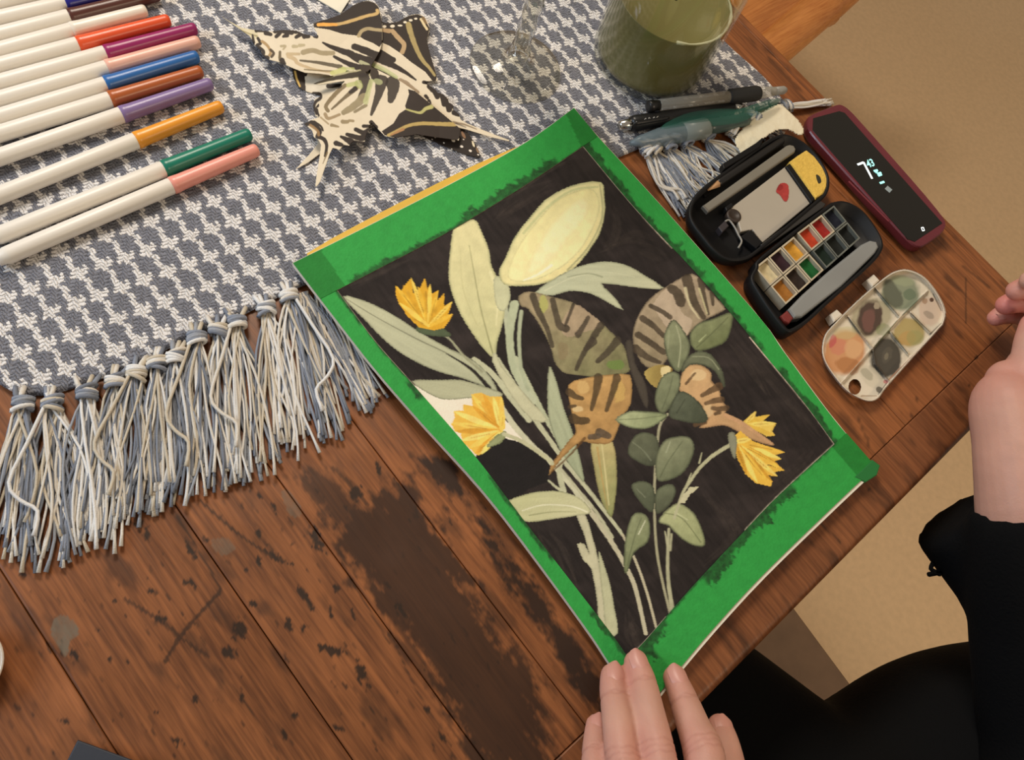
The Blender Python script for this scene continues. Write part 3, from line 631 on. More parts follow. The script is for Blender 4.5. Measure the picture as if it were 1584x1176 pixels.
S.poly(k3((800, 815), (825, 880), (850, 960), (868, 1060), (885, 1176), (835, 1176), (820, 1040), (808, 940)), (176, 176, 142), sm=2, edge=DK, ea=.35)
# leaves
S.poly(k1((213, 726), (300, 745), (400, 795), (500, 860), (600, 915), (690, 960), (750, 1020), (775, 1070), (745, 1062), (650, 1025), (560, 1000), (470, 960), (380, 900), (300, 820)), SAGE, (164, 166, 138), ang=.6, edge=DK, ea=.6, grain=(.5, 5))
S.stroke(k1((225, 735), (340, 805), (480, 880), (620, 950), (740, 1050)), 1.2, 2.2, (120, 120, 98), .8)
S.stroke(k1((590, 935), (680, 990), (745, 1060)), 1, 7, (52, 46, 42))
S.poly(k1((463, 1034), (560, 1030), (640, 1030), (720, 1052), (795, 1080), (760, 1100), (690, 1095), (600, 1102), (540, 1088)), (168, 168, 138), edge=DK, ea=.5, grain=(.2, 4))
S.poly(k3((585, 20), (620, 90), (650, 200), (690, 310), (725, 440), (738, 522), (700, 480), (640, 390), (600, 300), (580, 200)), (166, 170, 140), (150, 158, 128), ang=1.3, edge=DK, ea=.4, grain=(1.2, 4))
S.poly(k1((615, 480), (650, 462), (692, 446), (722, 500), (745, 560), (755, 620), (795, 690), (805, 760), (790, 840), (772, 900), (768, 950), (735, 930), (690, 870), (640, 790), (605, 700), (597, 640), (603, 560)), (208, 200, 152), (186, 184, 138), ang=1.5, edge=(140, 140, 104), ea=.7, ew=4)
S.stroke(k1((672, 540), (690, 640), (712, 760), (740, 870), (760, 940)), 1, 2.4, (132, 132, 92), .8); S.stroke(k1((640, 560), (650, 700), (700, 830)), 1, 1.5, (170, 165, 118), .5)
S.stroke(k1((750, 640), (775, 720), (770, 830)), 5, 2, (222, 216, 172), .5)
S.poly(k1((770, 930), (790, 980), (850, 1050), (900, 1110), (960, 1176), (900, 1176), (820, 1080), (755, 960)), (184, 182, 150), sm=2, edge=DK, ea=.4)
S.poly(k2((10, 650), (40, 640), (80, 690), (75, 760), (50, 790), (20, 760)), (186, 186, 150), edge=DK, ea=.4)
BUD = k2((475, 228), (490, 300), (492, 360), (470, 450), (420, 530), (370, 590), (300, 640), (220, 670), (140, 680), (60, 674), (36, 640), (38, 600), (60, 560), (100, 470), (160, 390), (230, 310), (300, 265), (370, 238))
S.poly(BUD, (206, 200, 150), (216, 204, 148), ang=.8, edge=(138, 142, 106), ea=.8, ew=4)
S.poly(k2((440, 260), (470, 330), (440, 430), (380, 530), (300, 600), (200, 650), (110, 660), (70, 630), (110, 520), (180, 420), (270, 320), (360, 270)), (216, 206, 150), (224, 216, 162), ang=1.2, edge=(170, 168, 122), ea=.6, ew=3)
S.poly(k2((340, 330), (400, 300), (420, 360), (330, 480), (260, 570), (180, 630), (150, 610), (200, 500), (270, 400)), (228, 220, 172), alpha=.8, edge=(214, 204, 150), ea=.8, ew=7)
S.stroke(k2((140, 655), (200, 630), (260, 590)), 2, 5, (240, 236, 208), .6); S.stroke(k2((470, 240), (480, 380), (420, 510), (330, 610)), 2, 3, (150, 150, 112), .8); S.stroke(k2((460, 250), (350, 265), (240, 340), (140, 450)), 3, 4, (176, 180, 130), .7)
S.poly(k2((190, 708), (260, 655), (340, 610), (430, 580), (520, 573), (600, 595), (660, 630), (747, 687), (690, 692), (600, 682), (478, 668), (520, 712), (572, 784), (500, 748), (430, 712), (340, 700), (270, 720)), (172, 176, 148), (184, 184, 152), ang=0, sm=2, edge=DK, ea=.5, grain=(0, 4))
S.stroke(k2((230, 700), (360, 640), (500, 620), (620, 640)), 2, 1, (196, 196, 166), .6); S.stroke(k2((330, 640), (420, 625), (480, 640)), 1.5, 3, (136, 140, 112), .6)
# striped petals of the big flower
def stripes(L, c, a=.95):
    S.bold = 1.45
    for pts, w0, w1 in L: S.stroke(pts, w0, w1, c, a * .88, var=.5)
    S.bold = 1.0
S.poly(k2((118, 722), (170, 703), (260, 725), (350, 750), (430, 800), (500, 860), (560, 920), (582, 960), (602, 1040), (560, 1062), (460, 1072), (370, 1066), (310, 1052), (275, 1010), (255, 940), (210, 850), (160, 780), (128, 765)), (158, 142, 112), (128, 126, 88), ang=.9, edge=(96, 88, 66), ea=.6, var=.2)
S.poly(k2((360, 760), (430, 800), (480, 850), (400, 880), (330, 900), (300, 850)), (168, 146, 122), alpha=.7); S.blob(k2((225, 760))[0], 8, 14, (170, 170, 96), alpha=.8); S.blob(k2((540, 1020))[0], 14, 8, (112, 138, 70), alpha=.8); S.blob(k2((310, 960))[0], 9, 16, (140, 124, 92), alpha=.6)
stripes([(k2((265, 740), (280, 800), (295, 850), (325, 865)), 6, 8), (k2((180, 722), (205, 790), (240, 860), (265, 940)), 8, 4), (k2((420, 815), (395, 860), (375, 890)), 4, 7), (k2((475, 850), (430, 920), (395, 980), (368, 1040)), 8, 4), (k2((545, 915), (510, 960), (460, 1005)), 9, 5), (k2((355, 760), (340, 800), (320, 850)), 4, 3), (k2((440, 920), (410, 950)), 10, 6)], (76, 66, 54))
S.poly(k2((870, 625), (935, 690), (1008, 768), (1000, 790), (920, 830), (870, 870), (800, 960), (760, 1000), (735, 1030), (690, 1037), (650, 1010), (620, 950), (613, 880), (640, 800), (690, 730), (760, 680)), (166, 148, 124), (146, 132, 104), ang=1.6, edge=(90, 78, 62), ea=.7, var=.18)
S.poly(k2((760, 690), (800, 740), (830, 800), (870, 830), (840, 900), (780, 880), (720, 800), (700, 760)), (182, 164, 142), alpha=.7)
stripes([(k2((655, 820), (700, 850), (745, 895)), 7, 5), (k2((635, 890), (690, 925), (745, 965)), 7, 6), (k2((690, 765), (740, 790), (775, 815)), 5, 5), (k2((848, 650), (875, 740), (920, 815)), 12, 5), (k2((908, 655), (920, 730), (940, 800)), 8, 3), (k2((625, 950), (680, 990), (730, 1010)), 9, 4), (k2((780, 690), (805, 710), (820, 745)), 9, 12), (k2((955, 710), (960, 760)), 5, 3)], (78, 66, 52))
S.stroke(k2((840, 690), (860, 760), (900, 820)), 5, 2, (196, 186, 150), .8); S.stroke(k2((900, 690), (935, 800)), 3, 2, (190, 182, 140), .8)
# ochre lower petals
S.poly(k3((770, 345), (862, 348), (880, 500), (872, 600), (858, 672), (830, 640), (800, 560), (780, 450)), (178, 164, 114), (140, 146, 96), ang=1.5, edge=(112, 100, 66), ea=.5); S.stroke(k3((815, 360), (830, 480), (845, 620)), 2, 2, (206, 196, 146), .7); S.stroke(k3((795, 370), (815, 500), (840, 640)), 3, 1, (182, 140, 80), .6)
S.poly(k3((680, 90), (760, 66), (900, 52), (942, 70), (940, 180), (900, 240), (885, 290), (850, 352), (770, 352), (730, 345), (690, 372), (640, 420), (592, 485), (566, 500), (575, 470), (620, 410), (680, 330), (702, 305), (690, 250), (680, 200), (668, 130)), (184, 146, 92), (168, 130, 80), ang=1.2, edge=(120, 92, 54), ea=.6, var=.18)
S.blob(k3((735, 110))[0], 10, 12, (196, 164, 108), alpha=.7); S.blob(k3((890, 130))[0], 10, 18, (190, 158, 92), alpha=.7); S.blob(k3((710, 205))[0], 10, 5, (206, 184, 138), alpha=.7)
stripes([(k3((800, 70), (790, 130), (770, 205)), 10, 4), (k3((880, 70), (862, 130), (835, 210)), 9, 4), (k3((672, 130), (700, 150), (730, 158)), 8, 4), (k3((690, 245), (720, 255), (750, 255)), 10, 7), (k3((675, 195), (700, 190)), 4, 3)], (84, 68, 48))
stripes([(k3((765, 325), (800, 322)), 6, 6), (k3((805, 305), (845, 322)), 9, 6)], (96, 84, 72)); S.stroke(k3((740, 330), (680, 400), (600, 475)), 4, 2, (110, 78, 44), .8)
S.poly(k4((235, 190), (280, 160), (330, 162), (342, 185), (300, 212), (280, 245)), (168, 148, 86), (140, 116, 62)); S.poly(k4((300, 170), (335, 165), (330, 200), (305, 205)), (206, 190, 140))
S.poly(k4((378, 195), (400, 163), (450, 158), (490, 188), (492, 220), (520, 250), (530, 290), (550, 320), (545, 345), (590, 360), (650, 400), (722, 452), (716, 464), (640, 440), (580, 405), (540, 388), (500, 392), (445, 397), (480, 360), (440, 300), (400, 270), (368, 250)), (190, 156, 112), (176, 138, 100), ang=1.2, edge=(120, 92, 64), ea=.6)
S.blob(k4((440, 195))[0], 14, 10, (210, 186, 142), alpha=.6); S.blob(k4((480, 330))[0], 8, 12, (200, 174, 132), alpha=.6)
stripes([(k4((395, 230), (420, 200), (430, 190)), 3, 2), (k4((520, 240), (490, 255), (455, 275)), 9, 4), (k4((530, 290), (500, 295), (470, 305)), 7, 4), (k4((548, 322), (520, 325), (495, 322)), 6, 4), (k4((520, 338), (505, 345)), 5, 3), (k4((430, 385), (470, 378)), 5, 3)], (104, 80, 56))
S.poly(k4((165, 75), (190, 68), (202, 150), (242, 230), (252, 312), (235, 312), (203, 230), (178, 160)), (84, 76, 66), edge=(50, 44, 40), ea=.5)
# ragged black patch
S.poly(k3((262, 420), (300, 390), (340, 362), (400, 335), (480, 350), (560, 410), (592, 450), (580, 520), (500, 550), (412, 608), (370, 590), (340, 540), (290, 500), (252, 450)), (38, 34, 33), sm=0, var=.15)
S.poly(k3((412, 602), (480, 575), (560, 560), (650, 563), (730, 598), (768, 652), (700, 667), (600, 682), (500, 694), (465, 680), (440, 640)), (178, 178, 134), (190, 188, 150), ang=.3, edge=DK, ea=.5, grain=(0, 4)); S.stroke(k3((470, 645), (560, 620), (680, 625), (750, 650)), 1.5, 2.5, (214, 212, 184), .8); S.stroke(k3((500, 665), (600, 650), (700, 650)), 2, 1, (136, 138, 98), .7)
# eucalyptus sprig
S.stroke(k4((325, 345), (295, 390), (285, 480), (276, 600), (276, 740), (285, 870), (310, 1000), (335, 1100)), 4, 4, (156, 152, 124)); S.stroke(k4((330, 780), (325, 900), (330, 1000), (345, 1090)), 4, 7, (164, 162, 132)); S.stroke(k4((315, 790), (328, 850)), 2, 5, (164, 162, 132)); S.stroke(k4((340, 800), (335, 860)), 3, 4, (160, 158, 128))
for pts, c, c2 in [(k4((126, 366), (180, 334), (240, 334), (324, 346), (290, 380), (240, 402), (180, 396)), (160, 166, 128), (138, 148, 110)), (k2((790, 823), (832, 870), (860, 930), (850, 990), (812, 1052), (770, 1010), (748, 930), (755, 870)), (140, 144, 112), (118, 124, 94)), (k2((1044, 795), (1034, 880), (1002, 930), (900, 962), (863, 930), (863, 880), (900, 840), (960, 820)), (136, 142, 104), (112, 120, 80)),
                   (k2((836, 1005), (890, 963), (950, 975), (1002, 1050), (1010, 1122), (968, 1050), (910, 1022), (860, 1022), (825, 1055)), (118, 122, 96), (90, 94, 74)), (k4((340, 183), (372, 200), (367, 260), (320, 338), (288, 332), (276, 280), (300, 208)), (134, 140, 108), (112, 118, 90)), (k4((328, 348), (360, 268), (400, 264), (452, 310), (478, 366), (440, 380), (380, 372)), (100, 106, 86), (82, 88, 70)),
                   (k4((173, 492), (190, 440), (230, 413), (282, 430), (292, 480), (287, 532), (250, 542), (205, 522)), (112, 116, 92), (84, 88, 70)), (k4((288, 598), (278, 540), (290, 480), (320, 440), (370, 428), (412, 435), (427, 475), (410, 530), (380, 570), (340, 592)), (138, 142, 112), (112, 118, 90)), (k4((188, 612), (230, 598), (267, 615), (277, 660), (268, 718), (230, 690), (200, 650)), (108, 114, 90), (86, 92, 72)),
                   (k4((283, 724), (278, 650), (300, 620), (340, 610), (357, 640), (332, 690)), (116, 122, 96), (92, 96, 76)), (k4((288, 752), (330, 700), (370, 683), (420, 715), (452, 770), (467, 843), (420, 842), (370, 812), (330, 770)), (162, 166, 124), (144, 150, 108)), (k4((247, 733), (260, 770), (250, 830), (200, 870), (170, 950), (158, 910), (168, 800), (190, 730), (220, 718)), (142, 148, 112), (124, 132, 94))]:
    S.poly(pts, c, c2, ang=1.0, edge=(66, 70, 54), ea=.8, ew=3.5, var=.16)
for pts, c, a in [(k4((140, 366), (220, 362), (310, 350)), (116, 122, 90), .6), (k2((800, 850), (820, 930), (810, 1030)), (176, 178, 146), .6), (k2((1025, 815), (960, 880), (890, 945)), (92, 98, 68), .6), (k4((345, 200), (330, 260), (305, 325)), (96, 102, 76), .6), (k4((390, 290), (360, 340)), (64, 68, 54), .6), (k4((380, 450), (330, 520), (296, 585)), (92, 98, 72), .6), (k4((310, 720), (380, 740), (450, 830)), (112, 118, 82), .7), (k4((225, 740), (200, 810), (172, 920)), (96, 102, 74), .6), (k4((240, 750), (215, 800)), (208, 208, 182), .7), (k4((335, 450), (320, 490)), (170, 174, 146), .6), (k2((770, 870), (765, 950)), (160, 164, 134), .5), (k2((930, 890), (900, 920)), (176, 184, 140), .6), (k2((870, 985), (940, 990), (985, 1040)), (150, 154, 124), .7), (k4((350, 715), (400, 745)), (196, 198, 160), .5), (k4((190, 450), (230, 480), (262, 520)), (150, 156, 130), .35), (k4((210, 630), (240, 660)), (150, 154, 128), .4)]:
    S.stroke(pts, 1.4, 2.0, c, a)
# flowers
S.stroke(k1((545, 850), (600, 880), (650, 940), (720, 1000)), 3, 4, (150, 150, 122)); S.poly(k1((478, 842), (520, 806), (560, 828), (608, 868), (560, 872), (500, 862)), (92, 104, 76), edge=(60, 66, 48), ea=.5)
def petals(base, tips, w, cols, dark, back=1.0):
    for (x, y), c in zip(tips, cols * 9):
        S.stroke([base, (base[0] * .45 + x * .55, base[1] * .45 + y * .55), (x, y)], w * .5, .8, c, 1, mid=w, var=.2)
    for (x, y) in tips[::2]: S.stroke([(base[0] * .7 + x * .3, base[1] * .7 + y * .3), (base[0] * .25 + x * .75, base[1] * .25 + y * .75)], 1.2, .8, dark, .65)
Yc = [(212, 170, 60), (200, 152, 46), (224, 190, 86)]
S.poly(k1((405, 685), (425, 705), (435, 690), (460, 660), (468, 712), (480, 722), (510, 660), (515, 712), (530, 680), (536, 718), (560, 705), (555, 742), (582, 715), (580, 762), (611, 745), (596, 790), (613, 792), (600, 815), (580, 842), (540, 850), (490, 840), (450, 800), (420, 760), (405, 720)), (206, 156, 44), sm=0)
petals(k1((525, 835))[0], k1((405, 688), (432, 685), (461, 660), (486, 690), (511, 662), (530, 682), (558, 706), (580, 716), (610, 746), (612, 790), (455, 800), (420, 750)), 7, Yc, (140, 92, 24))
S.poly(k3((250, 140), (290, 133), (330, 150), (380, 150), (392, 220), (397, 290), (370, 310), (330, 330), (312, 362), (285, 407), (262, 397), (240, 372), (213, 350), (203, 310), (178, 300), (163, 270), (178, 240), (173, 213), (215, 210), (213, 183), (255, 190)), (216, 174, 74), sm=0)
petals(k3((380, 300))[0], k3((252, 142), (300, 136), (345, 152), (380, 152), (255, 190), (175, 215), (165, 265), (182, 300), (205, 340), (240, 372), (266, 398), (290, 400), (388, 220)), 9, [(226, 190, 90), (206, 152, 54), (230, 204, 112)], (164, 112, 34)); S.stroke(k3((300, 180), (340, 250), (375, 300)), 6, 2, (206, 148, 48), .7)
S.poly(k3((315, 370), (340, 335), (380, 305), (398, 300), (400, 322), (370, 355)), (150, 156, 112), edge=(92, 98, 62), ea=.5); S.stroke(k3((390, 312), (470, 345), (560, 405), (600, 440)), 6, 6, (176, 174, 140))
S.stroke(k4((562, 462), (500, 500), (450, 545), (410, 600), (380, 650), (350, 740)), 6, 4, (168, 166, 134)); S.poly(k4((447, 620), (410, 622), (385, 650), (366, 682), (390, 682), (410, 650)), (184, 180, 148), sm=0); S.stroke(k4((455, 490), (445, 530)), 1, 3, (168, 166, 134)); S.stroke(k4((415, 570), (395, 615)), 2, 2, (168, 166, 134))
S.poly(k4((612, 372), (660, 333), (656, 355), (712, 347), (690, 370), (737, 380), (722, 410), (732, 427), (700, 430), (640, 395)), (214, 184, 88), sm=0, edge=(150, 116, 40), ea=.5)
S.poly(k4((573, 432), (600, 408), (650, 448), (700, 465), (768, 490), (730, 502), (757, 515), (722, 525), (742, 536), (702, 537), (768, 558), (722, 566), (742, 581), (700, 576), (722, 600), (716, 620), (660, 607), (620, 572), (588, 510)), (212, 170, 68), sm=0)
petals(k4((580, 450))[0], k4((768, 490), (755, 515), (742, 535), (766, 558), (740, 580), (722, 600), (716, 618), (665, 604), (625, 572), (690, 470), (640, 440)), 8, [(216, 174, 70), (230, 200, 104), (196, 146, 50)], (138, 98, 32)); petals(k4((620, 385))[0], k4((660, 335), (711, 348), (736, 380), (728, 425)), 7, [(222, 194, 100), (206, 170, 70)], (150, 116, 44))
S.stroke(k4((545, 350), (600, 375), (660, 415), (718, 456)), 7, 4, (186, 146, 108)); S.poly(k4((553, 425), (568, 412), (580, 420), (588, 450), (582, 515), (566, 490)), (140, 140, 118), edge=(90, 90, 70), ea=.5)
for pts, w, a in [(iT, 1.6, .45), ([(902, 226), (985, 325), (1040, 384)], 1.8, .75), ([(1160, 522), (1243, 622), (1291, 687)], 2.2, .8), ([(1291, 687), (1206, 765), (1153, 820)], 2.4, .8), ([(521, 449), (580, 528), (640, 596)], 1.6, .5), ([(1030, 955), (1002, 987), (980, 1010)], 2.0, .6)]:
    S.stroke(pts, w, w, (206, 190, 168), a, var=.6)
_l = S.C.mean(-1, keepdims=True); S.C = np.clip(S.C * (.80 + .50 * np.clip((_l - .03) / .30, 0, 1)), 0, .92)        # stronger tonal range in the paint itself
grid_build('painting', PXp, padz(PXp) + .0001, S.C, m_print, pad)

def tape(name, outer, inner, n, m, lift, smear, seed, dark=()):
    """strip of tape; smear: list of (start, end, depth px) along the inner edge where paint ran over"""
    P = coons(outer, [outer[-1], inner[-1]], inner, [outer[0], inner[0]], n, m)
    C = np.empty((n, m, 3)); C[...] = lin((48, 158, 68)); x, y = P[..., 0], P[..., 1]
    C *= (1 + .22 * (noise(x / 9, y / 9, 3) - .5) + .12 * (noise(x / 2.2, y / 2.2, 2) - .5))[..., None]
    sarr = np.linspace(0, 1, n)[:, None]; wid = np.linalg.norm(P[:, :1] - P[:, -1:], axis=-1); dd = (1 - np.linspace(0, 1, m)[None]) * wid
    a = np.zeros((n, m))
    for s0, s1, dep in smear:
        win = np.clip((sarr - s0) / .012, 0, 1) * np.clip((s1 - sarr) / .012, 0, 1)
        edge = dep * (.25 + 1.1 * noise(sarr * 90 + seed, dd / 9 + seed, 3) * (.4 + 1.1 * noise(sarr * 17 + seed, np.zeros_like(sarr) + 3, 2)))
        a = np.maximum(a, win * np.clip((edge - dd) / 3.0, 0, 1) * np.clip(.72 + .5 * (noise(x / 5, y / 5) - .5), 0, 1))
    C = C * (1 - a[..., None]) + lin((24, 30, 22)) * a[..., None]
    for poly in dark:
        Sx = Print(x, y, 0); mk = Sx.inside(np.array(poly, float)); C[mk] *= np.array([.52, .62, .52])
    return grid_build(name, P, padz(P) + lift, C, m_tape, pad)
def ext(pts, k0, k1):
    P = [np.array(p, float) for p in pts]; a = P[0] + (P[0] - P[1]) / np.linalg.norm(P[0] - P[1]) * k0; b = P[-1] + (P[-1] - P[-2]) / np.linalg.norm(P[-1] - P[-2]) * k1
    return [tuple(a)] + [tuple(p) for p in P] + [tuple(b)]
tape('tape_strip', oAD, ext(iL, 69, 75), 300, 26, .00030, [(.05, .16, 8), (.16, .30, 4), (.28, .33, 14), (.50, .62, 7), (.60, .70, 8), (.80, .93, 10)], 3)
tape('tape_strip', oBC, ext(iR, 56, 70), 300, 26, .00030, [(.06, .22, 14), (.2, .42, 10), (.36, .46, 16), (.46, .58, 12), (.55, .66, 8), (.70, .93, 12)], 11)
tape('tape_strip', [(453, 407)] + oAB[1:-1] + [(888, 167)], ext(iT, 29, 27), 220, 30, .00055, [(.10, .36, 9), (.34, .56, 7), (.5, .86, 16), (.86, .95, 4)], 23, dark=[[(440, 395), (492, 380), (545, 458), (500, 470)], [(868, 160), (900, 160), (935, 230), (905, 240)]])
# bottom strip carries a tail that folds over the corner
tape('tape_strip', oCD, ext(iB, 25, 29), 260, 34, .00055, [(.04, .25, 4), (.22, .62, 22), (.58, .80, 7), (.78, .93, 20), (.86, .90, 34)], 31, dark=[[(1262, 665), (1304, 640), (1370, 720), (1335, 745)]])
z = float(padz(np.array((1345, 730)))); mb = MB(); mb.add(*prism([(1322, 738), (1350, 711), (1362, 720), (1357, 735), (1340, 746)], z - .004, z + .0009, .0006)); mb.build('tape_tail', mat('green_tape_double', (26, 112, 48), rough=.7), pad, False)

# ================================================================== felt-tip markers
m_white = mat('marker_barrel', (238, 231, 220), rough=.35, spec=.5, bump=.03, bscale=300)
MR = .0049
def marker(tip, junc, left, colr, label, group='felt-tip markers lying side by side on the runner'):
    z = BT + .0006 + MR
    a, b, c = T(tip, z), T(junc, z), T(left, z)
    d = (c - a); d[2] = 0; d /= np.linalg.norm(d); Lc = (b - a) @ d
    t = thing('felt_tip_marker', label, 'marker', (a[0], a[1], TZ + BT), group)
    mb = MB(); mb.add(*lathe(a + d * (Lc - .003), d, [(0, MR * .9), (.0028, MR * .9), (.003, MR * .96), (.0034, MR), (.095, MR), (.0975, MR * .98), (.099, MR * .8), (.102, MR * .78), (.1025, MR * .3)], 22)); mb.build('barrel', m_white, t)
    mc = mat('cap_' + '_'.join(map(str, colr)), colr, rough=.32, spec=.5, var=.04)
    mb = MB(); mb.add(*lathe(a, d, [(0, MR * .35), (.0004, MR * .66), (.0014, MR * .80), (.003, MR * .84), (Lc - .006, MR * 1.0), (Lc - .0032, MR * 1.04), (Lc - .0026, MR * 1.06), (Lc - .0004, MR * 1.06), (Lc, MR * 1.0)], 22)); mb.build('cap', mc, t)
for args in [((399, 231), (266, 289), (0, 400), (240, 158, 142), 'white felt-tip marker with salmon pink cap, nearest of the row'),
             ((388, 207), (252, 260), (0, 364), (20, 122, 100), 'white felt-tip marker with teal green cap'),
             ((344, 164), (209, 216), (0, 302), (240, 158, 48), 'white felt-tip marker with yellow orange cap lying apart from the row'),
             ((328, 129), (186, 175), (0, 243), (134, 112, 160), 'white felt-tip marker with lavender purple cap'),
             ((313, 110), (168, 150), (0, 207), (178, 92, 44), 'white felt-tip marker with rusty brown cap'),
             ((307, 87), (161, 127), (0, 181), (44, 104, 172), 'white felt-tip marker with mid blue cap'),
             ((309, 64), (164, 103), (0, 154), (236, 180, 160), 'white felt-tip marker with pale peach pink cap'),
             ((304, 44), (161, 79), (0, 128), (150, 34, 96), 'white felt-tip marker with magenta cap'),
             ((263, 31), (121, 70), (0, 102), (232, 88, 44), 'white felt-tip marker with red orange cap'),
             ((227, 16), (112, 49), (0, 78), (238, 228, 212), 'all cream white felt-tip marker with white cap'),
             ((247, -9), (107, 26), (0, 54), (86, 46, 38), 'white felt-tip marker with dark brown cap'),
             ((232, -24), (102, 7), (0, 29), (34, 34, 132), 'white felt-tip marker with navy blue cap'),
             ((190, -40), (73, -10), (0, 5), (150, 32, 70), 'white felt-tip marker with dark crimson cap, farthest of the row')]:
    marker(*args)

# ================================================================== cut-out paper butterflies
kA = crop(320, 0, .30303); kB = crop(320, 0, .16414); kC = crop(480, 0, .13889); kD = crop(440, 100, .17007); kE = crop(560, 100, .15152)
m_cut = mat('printed_paper', 'vcol', rough=.6, spec=.35)
BLK = (46, 35, 28); CRM = (226, 212, 186); GLD = (196, 168, 110)
def cutout(name, label, outlines, paint, zf, st=.62, base=CRM):
    P = np.vstack([np.array(o) for o in outlines]); x0, y0 = P.min(0) - 2; x1, y1 = P.max(0) + 2
    gx, gy = np.meshgrid(np.arange(x0, x1, st), np.arange(y0, y1, st), indexing='ij'); S = Print(gx, gy, lin(base)); S.bold = 1.4
    S.C *= (1 + .06 * (noise(gx / 6, gy / 6) - .5))[..., None]
    mk = np.zeros(gx.shape, bool)
    for o in outlines: mk |= S.inside(np.array(o, float))
    paint(S)
    px = np.stack([gx, gy], -1)
    o = grid_build(name, px, zf(gx, gy), S.C, m_cut, None, mask=mk)
    sd = o.modifiers.new('paper_thickness', 'SOLIDIFY'); sd.thickness = .00025; sd.offset = -1
    tag(o, label, 'paper butterfly', 'cut-out paper butterflies piled on the runner'); return o
def rough_edge(pts, amp=1.2, n=4, seed=0):
    r = random.Random(seed); P = smooth_poly(pts, n); return P + np.array([[r.uniform(-amp, amp), r.uniform(-amp, amp)] for _ in P]) * .35
# lowest butterfly: only wing edges peep out
def paint0(S):
    S.poly(kA((430, 330), (520, 360), (505, 400), (510, 470), (470, 450), (440, 400)), BLK, sm=0); S.stroke(kA((450, 365), (458, 400), (475, 440)), 2.2, 2, (214, 176, 96))
    S.poly(kA((500, 390), (640, 380), (700, 420), (690, 470), (600, 470), (505, 465)), (222, 212, 192), sm=0)
    S.stroke(kA((545, 478), (575, 480), (580, 500), (555, 520), (548, 545), (560, 580)), 4, 3, BLK); S.stroke(kA((620, 440), (680, 435)), 5, 4, BLK)
    S.poly(kA((850, 640), (1290, 640), (1400, 740), (1400, 810), (1200, 760), (1050, 700), (880, 690)), (42, 33, 27), sm=0)
    for x, y, r in [(1300, 748, 4), (1258, 718, 4.5), (1345, 770, 3.6), (1215, 700, 2.4), (1165, 700, 2.4), (1130, 692, 2), (1310, 712, 2), (1305, 795, 2.4), (1250, 762, 1.8), (1210, 730, 2), (1385, 790, 2.5), (1150, 712, 1.6), (1100, 690, 2.2)]:
        S.blob(kA((x, y))[0], r * .7, r * .5, (240, 230, 215), ang=.4)
    S.blob(kA((1310, 690))[0], 7, 2.6, (150, 116, 88), ang=1.1); S.blob(kA((1360, 735))[0], 6, 1.8, (232, 218, 186), ang=1.2); S.blob(kA((1382, 768))[0], 5, 2, (140, 112, 84), ang=1.2)
cutout('paper_butterfly', 'lowest paper butterfly of the pile, its black white-dotted wing tip showing beneath',
       [kA((430, 332), (560, 360), (760, 420), (900, 560), (850, 620), (700, 560), (620, 520), (590, 560), (555, 600), (540, 540), (550, 505), (580, 490), (545, 478), (505, 468), (470, 450), (442, 402)),
        kA((860, 620), (1270, 630), (1335, 680), (1375, 740), (1397, 792), (1385, 806), (1310, 788), (1210, 748), (1095, 694), (900, 660)),
        kA((560, 740), (590, 745), (585, 780), (520, 830), (450, 868), (455, 860), (520, 790)), kA((560, 560), (620, 560), (620, 760), (565, 760)), kA((720, 420), (900, 500), (960, 660), (800, 600))], paint0,
       lambda x, y: BT + .0009 + 0 * x + .0006)
